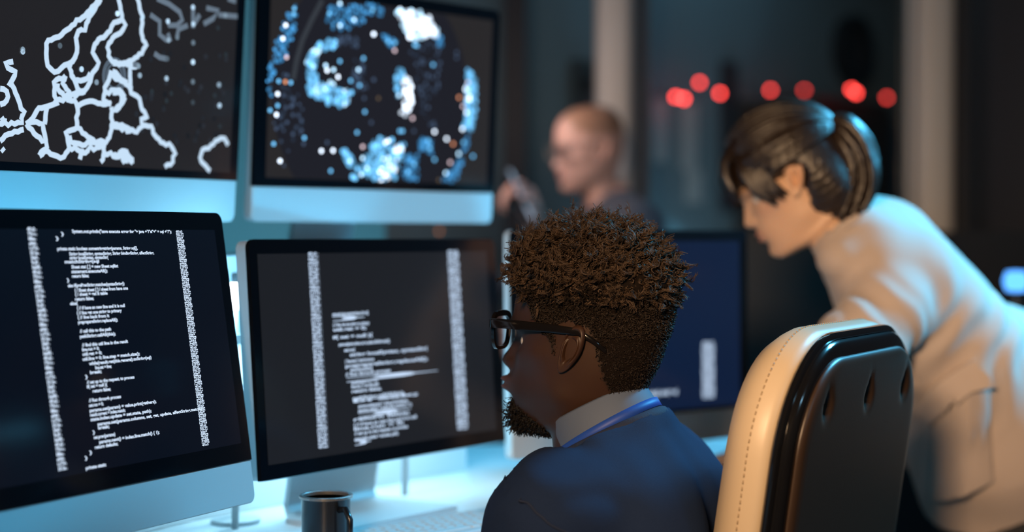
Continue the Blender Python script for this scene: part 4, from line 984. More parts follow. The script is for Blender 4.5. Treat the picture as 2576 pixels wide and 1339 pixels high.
bodyp = tors+chain([SLm, ELm, WLm], [.05, .042, .028])+chain([SRm, ERm, WRm], [.05, .042, .028])+chain([pel+mL*.09, KLm, V(-.20, 1.98, .10)], [.085, .06, .042])+chain([pel-mL*.09, KRm, V(-.16, 2.24, .10)], [.085, .06, .042])
v, f = nets(bodyp, .011, .03); mb_.add(v, f, np.tile(np.array(SK), (len(v), 1)))
for Wp, dvec, sd_ in ((WLm, V(-.75, .66, -.05), 1), (WRm, V(-.85, .45, -.05), -1)):
    hp = hand(Wp, dvec, V(0, 0, -1), sd_, curl=(.25, .3, .2)); v, f = nets(hp, .0032, .006); mb_.add(v, f, np.tile(np.array(SK), (len(v), 1)))
mb_.build('body', M['skin'], man, True, True)
eyes(mfr, man, (.02, .012, .01))
# hair: short near the neck and ears, dense springy curls on top
def scalp_points(hd, n, cond):
    v, f = hd; F = [q for q in f if len(q) == 4]; F = np.array(F)
    c = v[F].mean(1); keep = np.array([cond(p) for p in c]); F = F[keep]
    A = np.linalg.norm(np.cross(v[F[:, 2]]-v[F[:, 0]], v[F[:, 3]]-v[F[:, 1]]), axis=1); pick = rng.choice(len(F), n, p=A/A.sum())
    uv = rng.random((n, 2)); a_, b_, c_, d_ = (v[F[pick, i]] for i in range(4))
    P = a_*(1-uv[:, :1])*(1-uv[:, 1:])+b_*uv[:, :1]*(1-uv[:, 1:])+c_*uv[:, :1]*uv[:, 1:]+d_*(1-uv[:, :1])*uv[:, 1:]
    N = np.cross(c_-a_, d_-b_); N /= np.linalg.norm(N, axis=1)[:, None]
    N *= np.where((N*(P-V(0, 0, .03))).sum(1) > 0, 1, -1)[:, None]
    return P, N
hm = MB()
BATCH = {}
def curl(p, n, L, rc, rt, turns, npt, nside, wob=.25):
    n = n/np.linalg.norm(n); t1 = np.cross(n, V(.3, .5, .8)); t1 /= np.linalg.norm(t1); t2 = np.cross(n, t1)
    bend = (t1*rng.normal()+t2*rng.normal())*wob; ph = rng.random()*6.28; pts = []; rs = []
    sgn = 1 if rng.random() < .5 else -1
    for i in range(npt):
        s = i/(npt-1); c = p+n*L*s+bend*L*s*s; ang = ph+sgn*turns*6.283*s; r_ = rc*min(1, .3+s*2.2)*(1-.35*s)
        pts.append(c+r_*(t1*math.cos(ang)+t2*math.sin(ang))); rs.append(rt*(1-.45*s*s))
    BATCH.setdefault((npt, nside), []).append((W_(mfr, np.array(pts)), rs))
def flush():
    for (a_, ns_), l in BATCH.items(): hm.tubes(np.array([q[0] for q in l]), np.array([q[1] for q in l]), ns_)
    BATCH.clear()
tp, tn = scalp_points(hd, 1500, lambda p: hair_len(p) > .013)
for p, n in zip(tp, tn):      # springy clumps, each of many fine coiled hairs
    L = hair_len(p)*rng.uniform(.60, .88)*(1-.42*np.clip((-p[0]-.02)/.06, 0, 1))*(1-.2*np.clip((p[0]-.06)/.04, 0, 1))
    d = n*1.0+V(.05, 0, .55)+rng.normal(size=3)*.25; d /= np.linalg.norm(d); side_ = np.cross(d, rng.normal(size=3)); side_ /= np.linalg.norm(side_)
    t1 = side_; t2 = np.cross(d, t1); m_ = 18; s = np.linspace(0, 1, m_); bend = rng.normal(size=3)*.010; tw = rng.uniform(2.2, 3.8)*6.283*(1 if rng.random() < .5 else -1)
    rc_ = rng.uniform(.0026, .0046); ph0 = rng.random()*6.28
    cx_ = p-n*.002+np.outer(s, d)*L+np.outer(s*s, bend)+rc_*(np.outer(np.cos(ph0+tw*s), t1)+np.outer(np.sin(ph0+tw*s), t2))*np.minimum(1, s*3)[:, None]
    K_ = 11
    for q in range(K_):
        a_ = rng.random()*6.283; rr_ = .0026*math.sqrt(rng.random()); fz = rng.uniform(.0008, .0020); f1, f2 = rng.uniform(3, 5.5, 2)*6.283; p1, p2 = rng.random(2)*6.28; e_ = rng.uniform(.78, 1.04)
        env = (1.05-.25*s)*np.minimum(1, .6+s*2)
        c_ = cx_*1.+np.outer(env*rr_*np.cos(a_+tw*.6*s), t1)+np.outer(env*rr_*np.sin(a_+tw*.6*s), t2)+np.outer(fz*np.sin(f1*s*e_+p1), t1)+np.outer(fz*np.sin(f2*s*e_+p2), t2)
        c_ = c_[0]+(c_-c_[0])*e_
        BATCH.setdefault((m_, 3), []).append((W_(mfr, c_), list(np.linspace(.0007, .00042, m_)*rng.uniform(.8, 1.2))))
for p, n in zip(*scalp_points(hd, 1300, lambda p: hair_len(p) > .011)):
    L = hair_len(p)*rng.uniform(.4, .8)
    d = n*1.0+V(.05, 0, .55)+rng.normal(size=3)*.22
    curl(p-n*.002, d, L, rng.uniform(.0024, .0044), rng.uniform(.0008, .0014), L/.0075*rng.uniform(.75, 1.2), 18, 3, .35)
flush(); hm_top = hm; hm = MB()
tp, tn = scalp_points(hd, 4600, lambda p: .004 < hair_len(p) <= .018)
for p, n in zip(tp, tn):
    L = hair_len(p)*rng.uniform(.8, 1.3)
    curl(p-n*.001, n+V(-.1, 0, .1)+rng.normal(size=3)*.35, L, .0014, rng.uniform(.0007, .0012), L/.006, 8, 3)
tp, tn = scalp_points(hd, 5200, lambda p: 0 < hair_len(p) <= .006)
for p, n in zip(tp, tn): curl(p-n*.0006, n+rng.normal(size=3)*.5, .0035*rng.uniform(.7, 1.3), .0008, .0006, .7, 5, 3)
flush(); hm.build('short_hair', mat('short black hair', (.010, .0068, .005), .65, spec=.3, noise_col=(120, (.035, .022, .015), .6)), man, True); hm = hm_top
# soft core under the curls so the scalp does not show through
hv, hf = hd; kp = []
mask = np.array([hair_len(p) for p in hv]); nv = hv-V(0, 0, .03); nv = nv/np.linalg.norm(nv, axis=1)[:, None]
core = hv+nv*np.clip(mask-.006, 0, .024)[:, None]*.40+nv*.0008
core += nv*(nz(core, 120)*.003)[:, None]*(mask > .01)[:, None]
hm.add(W_(mfr, core), [q for q in hf if len(q) == 4 and all(mask[i] > 0 for i in q)])
ncore = len(hm.f)-sum(1 for q in hf if len(q) == 4 and all(mask[i] > 0 for i in q))
ho = hm.build('hair', M['hairm'], man, True); ho.data.materials.append(mat('dark hair roots', (.007, .0045, .0035), .9, spec=.1))
mi = np.zeros(len(ho.data.polygons), int); mi[ncore:] = 1; ho.data.polygons.foreach_set('material_index', mi)
# beard
hm = MB()
def beard_w(p):
    x, y, z = p
    if x < .045: return 0
    w = math.exp(-((y)/.030)**2)*math.exp(-((z+.092)/.016)**2)*1.3
    if abs(y) > .030 and -.070 < z < -.040: w = max(w, 0*math.exp(-((abs(y)-.026)/.006)**2)*(x > .07))
    if z > -.066 and abs(y) < .02 and z < -.042: w = 0
    return w
tp, tn = scalp_points(hd, 1500, lambda p: beard_w(p) > .18)
for p, n in zip(tp, tn):
    w = beard_w(p); L = (.004+.014*min(w, 1)*(p[2] < -.07))*rng.uniform(.7, 1.3)
    curl(p-n*.0008, n*.8+V(-.25, 0, -.6)*(p[2] < -.06)+rng.normal(size=3)*.35, L, .0018, rng.uniform(.0006, .0011), L/.007, 9, 3)
flush(); hm.build('beard', mat('black beard hair', (.006, .0042, .0035), .6, spec=.3), man, True)
spectacles(mfr, man)
# sweater
Nc = W_(mfr, (-.022, 0, -.092)); tl = R(27); cax = np.stack([mF*math.cos(tl)-mU*math.sin(tl), mL, mU*math.cos(tl)+mF*math.sin(tl)], 1)
up = cax[:, 2]
sw = [rcone(Nb+mU*.012-mF*.004, Nb-mU*.05-mF*.02, .062, .085), rcone(SLm+mU*.004, Nb-mU*.020+mL*.05, .063, .062), rcone(SRm+mU*.004, Nb-mU*.020-mL*.05, .063, .062),
      rcone(Nb-mU*.10-mF*.035+mL*.07, chestc-mF*.02+mL*.07, .098, .112), rcone(Nb-mU*.10-mF*.035-mL*.07, chestc-mF*.02-mL*.07, .098, .112),
      rcone(chestc+mL*.06, pel+mL*.06+mU*.02, .125, .125), rcone(chestc-mL*.06, pel-mL*.06+mU*.02, .125, .125)]
sw += chain([SLm, SLm*.5+ELm*.5+mL*.01, ELm, WLm], [.066, .060, .052, .036])+chain([SRm, ERm, WRm], [.066, .054, .036])
def swfold(v):
    q = v-SLm; d = (ELm-SLm); d /= np.linalg.norm(d); s = q@d
    arm = np.clip(1-np.linalg.norm(q-np.outer(s, d), axis=1)/.11, 0, 1)
    n1 = nz(v, 9, 3.)*.0045; n2 = np.sin(s*62+nz(v, 14)*5)*.0035*arm
    r_ = (v-Nb); rad = np.linalg.norm(r_, axis=1); n3 = np.sin(np.arctan2(r_@mF, r_@mL)*9+rad*30+nz(v, 6)*4)*.0022*np.exp(-((rad-.15)/.06)**2)
    return n1+n2+n3
neckcut = [rcone(Nc-up*.03, Nc+up*.12, .058, .062)]
def swpost(P, d):            # flat neck opening
    q = P-Nc; s_ = q@up; rad = np.linalg.norm(q-np.outer(s_, up), axis=1); return np.maximum(d, np.where((rad < .125) & (s_ > -.06), s_+.018, -1))
hipcut = [rcone(V(.13, 2.01, .36), V(.13, 2.01, .20), .3, .3)]
cuffs = [rcone(WLm+V(-.03, .03, 0)*.9, WLm+V(-.18, .15, -.01), .05, .05), rcone(WRm+V(-.04, .02, 0), WRm+V(-.2, .1, 0), .05, .05)]
SWO = solid('sweater', sw, .0052, .045, M['navy'], man, [neckcut, cuffs], swfold, post=swpost)
# seam of the sewn-in sleeve, over the shoulder and down the back of the arm
P0 = at(1300, 1180, 1.86); P1 = at(1455, 1330, 1.80); sn = np.cross(P1-P0, -mL); sn /= np.linalg.norm(sn)
sv = np.array([q.co for q in SWO.data.vertices])+rootloc(man); sN = np.array([q.normal for q in SWO.data.vertices])
pick = (np.abs((sv-P0)@sn) < .005) & (sN@V(-.2, -.85, .5) > .1) & (np.linalg.norm(sv-SLm, axis=1) < .2)
sv = sv[pick]+sN[pick]*.0006; tt = (sv-P0)@(P1-P0)/((P1-P0)@(P1-P0)); pts = [sv[(tt >= x) & (tt < x+.08)].mean(0) for x in np.arange(-.1, 1.5, .08) if ((tt >= x) & (tt < x+.08)).sum() > 1]
if len(pts) > 3:
    pts = catmull(np.array(pts), np.linspace(0, len(pts)-1, len(pts)*4)); MB().tube(list(pts), .0014, 6).build('seam', M['rib'], man, True)
# ribbed neckband, collar, ribbon
v, f = ring(Nc-up*.016, cax, .0720, .0700, [(-.008, -.010), (.004, -.013), (.0065, -.006), (.0045, .001), (.000, .0035), (-.008, .0035)]); mk('neckband', v, f, M['rib'], man, True)
v, f = ring(Nc-up*.003, cax, .064, .061, [(-.004, -.024), (-.003, .012), (-.0045, .0265), (-.002, .0285), (.001, .026), (.0065, -.004), (.0085, -.0125), (.0072, -.0130), (.003, -.004)], 90, R(16))
mk('shirt_collar', v, f, M['shirt'], man, True)
tl2 = R(31); cx2 = np.stack([mF*math.cos(tl2)-mU*math.sin(tl2), mL, mU*math.cos(tl2)+mF*math.sin(tl2)], 1)
v, f = ring(Nc-up*.0105, cx2, .0725, .0700, [(-.001, -.0065), (.0006, -.0065), (.0002, .0055), (-.0014, .0055)], 90); mk('lanyard', v, f, M['lany'], man, True)
tr = chain([pel+mL*.09, KLm, V(-.20, 1.98, .12)], [.105, .078, .062])+chain([pel-mL*.09, KRm, V(-.16, 2.24, .12)], [.105, .078, .062])+[rcone(pel+mL*.07, pel-mL*.07, .125, .125)]
solid('trousers', tr, .012, .03, M['trouser'], man)
for c_ in (V(-.20, 1.98, 0), V(-.16, 2.24, 0)):
    sp = [rcone(c_+V(.02, -.01, .04), c_+V(-.10, .05, .032), .042, .040), rcone(c_+V(-.10, .05, .034), c_+V(-.17, .08, .028), .040, .030), rcone(c_+V(0, 0, .06), c_+V(0, 0, .12), .04, .045)]
    solid('shoe', sp, .007, .015, M['shoe'], man)

# ---- the woman leaning over the desk
wom = empty('person', (.91, 2.86, 0), 0, 'person with dark ponytail in beige jacket, leaning forward over the desk behind the office chair', 'person')
a = R(WH_A); wF = V(-math.cos(a), math.sin(a), 0); wL = V(-math.sin(a), -math.cos(a), 0)
wfr = frame(V(WH_X, WH_Y, WH_Z), wF, R(-WH_P)); wfr = (wfr[0], wfr[1]*.95)
SKW = (.62, .39, .26)
def wcol(v):
    out = np.tile(np.array(SKW), (len(v), 1)); x, y, z = v.T
    lip = ((np.exp(-((z+.0475)/.0042)**2)+np.exp(-((z+.059)/.0045)**2))*np.exp(-(y/.017)**2)*(x > .07))[:, None].clip(0, 1)*.8
    out = out*(1-lip)+np.array((.50, .12, .10))*lip
    bl = (np.exp(-((z+.018)/.016)**2-((np.abs(y)-.046)/.018)**2)*(x > .03))[:, None]*.25; out = out*(1-bl)+np.array((.60, .26, .18))*bl
    br = (np.exp(-((z-.029)/.0035)**2)*np.exp(-((np.abs(y)-.034)/.017)**2)*(x > .05))[:, None]*.8; return out*(1-br)+np.array((.03, .02, .015))*br
hdw = head(nose=.92, lips=1.05, jaw=.90, chin=.85, brow=.5, wid=.95, neck=.86)
mb_ = MB(); place_head(wfr, mb_, SKW, hdw, colf=wcol, earsc=.95, ear_y=-.003)
Sc = V(*WS); hipc = V(.880, 2.83, .86); tax = hipc-Sc; tax /= np.linalg.norm(tax)
wLt = wL-tax*(wL@tax); wLt /= np.linalg.norm(wLt); wFr = np.cross(wLt, tax); 
wFr = wFr if wFr[2] < 0 else -wFr           # the way her chest faces (down and left)
SLw = Sc+wLt*.150+wFr*.035+tax*.045; SRw = Sc-wLt*.130+wFr*.02+tax*.075
ELw = V(.50, 2.49, .93); WLw = V(.445, 2.72, .768); ERw = V(.70, 3.02, .93); WRw = V(.565, 2.96, .768)
wt = [rcone(W_(wfr, (-.030, 0, -.16)), Sc+wFr*.01+tax*.04, .028, .040), rcone(SLw+tax*.02, SRw+tax*.02, .030, .030), rcone(Sc+tax*.07+wLt*.06, Sc+tax*.27+wLt*.06, .085, .085), rcone(Sc+tax*.07-wLt*.06, Sc+tax*.27-wLt*.06, .085, .085), rcone(hipc+wLt*.08, hipc-wLt*.08, .105, .105), rcone(Sc+tax*.27, hipc, .10, .11)]
wt += chain([SLw, ELw, WLw], [.045, .036, .024])+chain([SRw, ERw, WRw], [.045, .036, .024])
KL, KR = V(.87, 2.79, .47), V(.88, 2.96, .47); AL, AR = V(.92, 2.78, .09), V(.93, 2.96, .09)
wt += chain([hipc+wLt*.085-V(0, 0, .03), KL, AL], [.09, .058, .036])+chain([hipc-wLt*.085-V(0, 0, .03), KR, AR], [.09, .058, .036])
v, f = nets(wt, .011, .03); mb_.add(v, f, np.tile(np.array(SKW), (len(v), 1)))
for Wp, dvec, sd_ in ((WLw, V(-.80, .55, -.06), 1), (WRw, V(-.9, .1, -.06), -1)):
    hp = hand(Wp, dvec, V(0, 0, -1), sd_, curl=(.12, .12, .1), sc=.92); v, f = nets(hp, .0035, .006); mb_.add(v, f, np.tile(np.array(SKW), (len(v), 1)))
mb_.build('body', M['skin'], wom, True, True)
eyes(wfr, wom, (.03, .018, .012))
# hair: cap, fringe, side strands and ponytail
Wh = lambda *p: W_(wfr, p)
Mh = wfr[1]/.95
cap = [('e', Wh(.001, 0, .034), V(.102, .0815, .1035), Mh), ('e', Wh(-.040, 0, -.018), V(.058, .070, .080), Mh)]
cutf = [[('e', Wh(.132, 0, -.045), V(.088, .120, .098), Mh)], [('e', Wh(.030, .080, -.030), V(.040, .05, .046), Mh), ('e', Wh(.030, -.080, -.030), V(.040, .05, .046), Mh)], [rcone(Wh(-.02, 0, -.15), Wh(-.01, 0, -.22), .075, .08)], [rcone(Wh(.0, .082, .0), Wh(-.004, .13, .0), .024, .034), rcone(Wh(.0, -.082, .0), Wh(-.004, -.13, .0), .024, .034)]]
def strand(v):
    q = (v-wfr[0])@wfr[1]; ang = np.arctan2(q[:, 1], q[:, 2]-.02); return np.sin(ang*46+nz(v, 16)*3)*.0011+nz(v, 30, 5)*.0012
v, f = nets(cap, .0045, .02, cutf, .006); n = orient(v, f, cap, .02); v = v+n*strand(v)[:, None]
hmW = MB(); hmW.add(v, f)
for i in range(30):           # fringe, falling from the crown over the brow
    y = -.062+.124*i/29+rng.normal()*.002; s = 1-abs(y)/.09
    L = rng.uniform(-.006, .010)
    hmW.tube([Wh(.052, y*.75, .123-.25*abs(y)), Wh(.092, y*.95, .094-.2*abs(y)), Wh(.1135-.35*y*y*10, y*1.04, .062), Wh(.1190-.45*y*y*10, y*1.08, .036), Wh(.1165-.5*y*y*10, y*1.1, .016+L)], [.009, .0105, .010, .008, .0025], 7)
for s in (1, -1):
    for i in range(7):        # strands in front of the ear
        x = .026+.0055*i; k = rng.uniform(-.008, .008)
        hmW.tube([Wh(x+.006, s*.062, .085), Wh(x+.012, s*.0745, .050), Wh(x+.010, s*.0755, .018), Wh(x+.002, s*.0735, -.004+k*.6), Wh(x-.006, s*.0715, -.018+k)], [.006, .0075, .0065, .0045, .0012], 6)
tdl = (at(2083, 338, WPD)-wfr[0])@(wfr[1]/.95/.95)
def capr(u): return 1/math.sqrt((u[0]/.104)**2+(u[1]/.0835)**2+(u[2]/.1055)**2)
u1 = tdl-V(-.002, 0, .034); u1 /= np.linalg.norm(u1)
for i in range(170):
    t_ = rng.random()*2*math.pi
    u0 = V(.80, .62*math.cos(t_), .42+.45*math.sin(t_)) if rng.random() < .62 else V(-.1+.5*rng.random(), (1 if rng.random() < .5 else -1)*.95, -.10+.5*rng.random()) if rng.random() < .7 else V(-.55, rng.uniform(-.7, .7), -.72)
    u0 = u0/np.linalg.norm(u0); pts = []; rr_ = .0024+rng.random()*.0025
    for q in range(9):
        s_ = q/8; u = u0*(1-s_)+u1*s_; u /= np.linalg.norm(u); k = capr(u)+.0005+.0015*rng.random()
        pts.append(wfr[0]+Mh@V(.001+u[0]*k, u[1]*k, .0325+u[2]*k))
    hmW.tube(list(catmull(np.array(pts), np.linspace(0, 8, 17))), rr_, 5)
hmW.build('hair', M['hairw'], wom, True)
D0 = WPD
tie = at(2088, 335, D0)
pt = MB()
lines = [[(2082, 335), (2110, 298), (2150, 312), (2186, 362), (2203, 430), (2198, 490), (2168, 535)], [(2082, 340), (2104, 325), (2128, 345), (2152, 395), (2160, 455), (2148, 515), (2128, 545)], [(2084, 345), (2098, 350), (2108, 385), (2116, 430), (2112, 480), (2100, 520), (2098, 545)]]
for i in range(110):
    k = rng.random()*2; j = int(k); t_ = k-j
    ln = [np.array(a_)*(1-t_)+np.array(b_)*t_ for a_, b_ in zip(lines[min(j, 2)], lines[min(j+1, 2)])]
    off = rng.uniform(-1, 1)*.042; end = rng.uniform(.80, 1.0)
    m_ = len(ln); pts = []; rs = []
    for q, (px, py) in enumerate(ln):
        tq = q/(m_-1); spread = math.sin(min(tq*1.5, 1)*math.pi/2)*(1-.25*tq)
        pts.append(at(px+rng.normal()*3, py+(rng.normal()*8 if q == m_-1 else 0), D0+off*spread)); rs.append(.0105*(1-.65*tq*tq) if q else .008)
    pts = list(catmull(np.array(pts), np.linspace(0, m_-1, 16))); rs = list(np.interp(np.linspace(0, m_-1, 16), range(m_), rs))
    pt.tube(pts, rs, 6)
pt.build('ponytail', M['hairw'], wom, True)
tm = MB(); tc = at(2083, 338, D0); tdir = at(2110, 310, D0)-tc; tdir /= np.linalg.norm(tdir)
aX = np.stack([tdir, np.cross(V(0, 1, 0), tdir), V(0, 1, 0)], 1); vv = []; ff = []
for i in range(28):
    t_ = 2*math.pi*i/28; c_ = tc+aX@V(0, .019*math.cos(t_), .019*math.sin(t_))
    for k in range(8):
        p_ = 2*math.pi*k/8; rdir = aX@V(0, math.cos(t_), math.sin(t_)); vv.append(c_+.0065*(rdir*math.cos(p_)+tdir*math.sin(p_)))
for i in range(28):
    for k in range(8): ff.append((i*8+k, i*8+(k+1) % 8, ((i+1) % 28)*8+(k+1) % 8, ((i+1) % 28)*8+k))
mk('hair_tie', vv, ff, M['trouser'], wom, True)
# jacket
JC = at(2122, 580, 2.635); jk = [rcone(JC+(Sc-JC)*.15, Sc+tax*.03, .064, .088), rcone(at(2113, 648, 2.595), Sc+tax*.09+wFr*.03+wLt*.05, .038, .085), rcone(SLw, Sc+wLt*.05, .060, .068), rcone(SRw, Sc-wLt*.05, .060, .068),
      rcone(Sc+tax*.08+wLt*.065, Sc+tax*.27+wLt*.07+wFr*.012, .105, .118), rcone(Sc+tax*.08-wLt*.065, Sc+tax*.27-wLt*.07+wFr*.012, .105, .118),
      rcone(Sc+tax*.27+wLt*.07+wFr*.012, hipc+wLt*.085+wFr*.045-tax*.0, .118, .150), rcone(Sc+tax*.27-wLt*.07+wFr*.012, hipc-wLt*.085+wFr*.045, .118, .150),
      rcone(hipc+wLt*.075-wFr*.005, hipc+tax*.13+wLt*.075+wFr*.03, .135, .135), rcone(hipc-wLt*.075-wFr*.005, hipc+tax*.13-wLt*.075+wFr*.03, .135, .135), rcone(hipc+wLt*.07+wFr*.06, hipc+tax*.10+wLt*.075+wFr*.105, .150, .150), rcone(hipc-wLt*.07+wFr*.06, hipc+tax*.10-wLt*.075+wFr*.085, .150, .150)]
arm = chain([SLw, SLw*.5+ELw*.5, ELw, WLw], [.064, .061, .054, .040])
jk += arm+chain([SRw, ERw, WRw], [.064, .054, .040])
def jfold(v):
    q = v-SLw; d = ELw-SLw; LL = np.linalg.norm(d); d = d/LL; s = q@d; rad = np.linalg.norm(q-np.outer(s, d), axis=1)
    armw = np.clip(1-(rad-.06)/.04, 0, 1)*np.clip((s+.03)/.05, 0, 1)*np.clip((LL+.1-s)/.1, 0, 1)
    e = np.sin(s*95+(q@wFr)*30+nz(v, 12)*4)*.0040*armw
    T = (v-Sc)@tax; tw = np.clip(1-np.abs((v-Sc)@wLt-.17)/.13, 0, 1)*np.clip((T-.04)/.06, 0, 1)*np.clip((.34-T)/.10, 0, 1)*(1-armw)
    g = np.sin(T*88-((v-Sc)@wFr)*34+nz(v, 10, 4)*4)*.0042*tw
    return e+g+nz(v, 8, 2.)*.006
nk = W_(wfr, (-.035, 0, -.10)); jn = [rcone(JC+(W_(wfr, (-.02, 0, .0))-JC)*.12, W_(wfr, (-.02, 0, .02)), .050, .08)]
hemc = hipc+tax*.10; 
def jpost(P, d):               # hem: square to the body, rising to the back
    pl = (P-(hipc+tax*.085+wFr*.10))@(tax*.94+wFr*.35); return np.maximum(d, np.where(((P-hipc)@tax) > 0, pl, -1))
JKO = solid('jacket', jk, .0065, .024, M['beige'], wom, [jn, [rcone(WLw, WLw+V(-.1, .1, -.02), .05, .06), rcone(WRw, WRw+V(-.1, .03, -.02), .05, .06)]], jfold, post=jpost)
# stand-up collar
cup = W_(wfr, (-.02, 0, -.04))-JC; cup /= np.linalg.norm(cup); ff_ = wFr-cup*(wFr@cup); ff_ /= np.linalg.norm(ff_); cl = np.cross(cup, ff_)
v, f = ring(JC, np.stack([ff_, cl, cup], 1), .062, .058, [(-.004, -.040), (.000, -.042), (.001, .000), (-.003, .004), (-.007, -.002)], 60, R(14)); mk('collar', v, f, M['beige'], wom, True)
tw_ = chain([hipc+wLt*.085-V(0, 0, .03), KL, AL], [.115, .082, .066])+chain([hipc-wLt*.085-V(0, 0, .03), KR, AR], [.115, .082, .066])+[rcone(hipc+wLt*.07+wFr*.035, hipc-wLt*.07+wFr*.035, .118, .118)]
TRO = solid('trousers', tw_, .011, .03, M['trouser'], wom, None, lambda v: nz(v, 12)*.006)
exec(WOM_EXTRA)
patch('shirt_hem', caster(TRO), [(2388, 1262), (2420, 1240), (2462, 1222)], [(2388, 1316), (2420, 1322), (2450, 1300)], 10, 8, lambda s_, t_: .012, M['tan'])
for c_ in (AL, AR):
    c_ = V(c_[0], c_[1], 0); sp = [rcone(c_+V(.03, -.01, .035), c_+V(-.09, .03, .030), .036, .036), rcone(c_+V(-.09, .03, .030), c_+V(-.15, .05, .024), .036, .026), rcone(c_+V(0, 0, .05), c_+V(0, 0, .10), .036, .04)]
    solid('shoe', sp, .007, .015, M['shoe'], wom)

# ---- the man with the phone in the background
bal = empty('person', (.29, 4.30, 0), 0, 'person with shaved head in dark jacket, raising a phone in the background', 'person')
a = R(BH_A); bF = V(-math.cos(a), -math.sin(a), 0); bfr = frame(V(BH_X, BH_Y, BH_Z), bF, R(-8)); bfr = (bfr[0], bfr[1]*.95)
bL = V(-bF[1], bF[0], 0)
SKB = (.60, .36, .30)
def bcol(v):
    out = np.tile(np.array(SKB), (len(v), 1)); x, y, z = v.T
    hr = np.clip((z-.035-.5*(x-.02)*(x > .02))/.02, 0, 1)*np.clip((.085-x)/.02, 0, 1)
    d = (hr*.75)[:, None]; out = out*(1-d)+np.array((.23, .125, .065))*d
    jaw = (np.clip((-.035-z)/.02, 0, 1)*np.clip((x-.0)/.02, 0, 1)*np.clip((.11+z)/.02, 0, 1))[:, None]*.22; out = out*(1-jaw)+np.array((.2, .13, .1))*jaw
    lip = ((np.exp(-((z+.0475)/.0042)**2)+np.exp(-((z+.059)/.0045)**2))*np.exp(-(y/.019)**2)*(x > .07))[:, None].clip(0, 1)*.6; out = out*(1-lip)+np.array((.40, .14, .13))*lip
    br = (np.exp(-((z-.030)/.004)**2)*np.exp(-((np.abs(y)-.034)/.018)**2)*(x > .05))[:, None]*.6; return out*(1-br)+np.array((.10, .06, .04))*br
mb_ = MB(); place_head(bfr, mb_, SKB, head(brow=1.2), colf=bcol)
Bs = W_(bfr, (-.045, 0, -.165)); hb = V(.30, 4.32, .72)
SLb = Bs+bL*.17-V(0, 0, .055); SRb = Bs-bL*.17-V(0, 0, .055)
hpos = at(1322, 535, 4.13); WRb = hpos+V(.035, .02, -.045); ERb = V(.02, 4.36, 1.01)
ELb = V(.20, 4.06, 1.03); WLb = V(.05, 4.10, .90)
# which arm holds the phone: the one farther from the camera
bp_ = [rcone(Bs+V(0, 0, .03), Bs-V(0, 0, .05), .05, .06), rcone(SLb, SRb, .05, .05), rcone(Bs-V(0, 0, .1)+bL*.07, hb+bL*.07, .10, .11), rcone(Bs-V(0, 0, .1)-bL*.07, hb-bL*.07, .10, .11)]
legs = chain([hb+bL*.09, V(-.08, 4.10, .66), V(-.06, 4.12, .10)], [.09, .06, .04])+chain([hb-bL*.09, V(-.10, 4.40, .66), V(-.08, 4.40, .10)], [.09, .06, .04])
v, f = nets(bp_+legs+chain([SRb, ERb, WRb], [.05, .042, .028])+chain([SLb, ELb, WLb], [.05, .042, .028]), .012, .03); mb_.add(v, f, np.tile(np.array(SKB), (len(v), 1)))
pd = V(-.25, .05, .95); pd /= np.linalg.norm(pd)
hp = hand(WRb, V(-.45, .05, .85), V(-.55, -.78, -.2), 1, curl=(.75, .9, .6), sc=1.05, thumb_in=.8); v, f = nets(hp, .004, .007); mb_.add(v, f, np.tile(np.array(SKB), (len(v), 1)))
hp = hand(WLb, V(-.9, .2, -.3), V(-.1, .9, -.2), -1, curl=(.3, .4, .3)); v, f = nets(hp, .004, .007); mb_.add(v, f, np.tile(np.array(SKB), (len(v), 1)))
mb_.build('body', M['skin'], bal, True, True); eyes(bfr, bal, (.10, .16, .2))
spectacles(bfr, bal, mat('thin steel frame', (.45, .40, .36), .3, .8), front=.114)
jb = [rcone(Bs+V(0, 0, .0), Bs-V(0, 0, .05), .064, .085), rcone(SLb, Bs-V(0, 0, .02)+bL*.04, .068, .07), rcone(SRb, Bs-V(0, 0, .02)-bL*.04, .068, .07), rcone(Bs-V(0, 0, .1)+bL*.07, hb+bL*.07, .115, .125), rcone(Bs-V(0, 0, .1)-bL*.07, hb-bL*.07, .115, .125)]
jb += chain([SRb, ERb, WRb], [.068, .056, .042])+chain([SLb, ELb, WLb], [.068, .056, .042])
solid('jacket', jb, .009, .03, M['jacket'], bal, [[rcone(W_(bfr, (-.03, 0, -.02)), Bs-V(0, 0, .01), .06, .058)], [rcone(WRb+pd*.01, WRb+pd*.2, .06, .07)], [rcone(WLb, WLb+V(-.15, .03, -.05), .05, .06)]], lambda v: nz(v, 10)*.007)
v, f = ring(Bs+V(0, 0, .018), np.stack([bF, bL, V(0, 0, 1)], 1), .066, .064, [(-.003, -.02), (.006, -.025), (.003, .018), (-.004, .02)], 48, R(18)); mk('collar', v, f, M['jacket'], bal, True)
lg2 = chain([hb+bL*.09, V(-.08, 4.10, .66), V(-.06, 4.12, .12)], [.115, .08, .065])+chain([hb-bL*.09, V(-.10, 4.40, .66), V(-.08, 4.40, .12)], [.115, .08, .065])+[rcone(hb+bL*.07, hb-bL*.07, .13, .13)]
solid('trousers', lg2, .014, .03, M['trouser'], bal)
for c_ in (V(-.06, 4.12, 0), V(-.08, 4.40, 0)):
    sp = [rcone(c_+V(.03, 0, .04), c_+V(-.10, -.02, .034), .04, .038), rcone(c_+V(-.10, -.02, .034), c_+V(-.17, -.04, .028), .038, .028), rcone(c_+V(0, 0, .06), c_+V(0, 0, .12), .04, .045)]
    solid('shoe', sp, .009, .015, M['shoe'], bal)
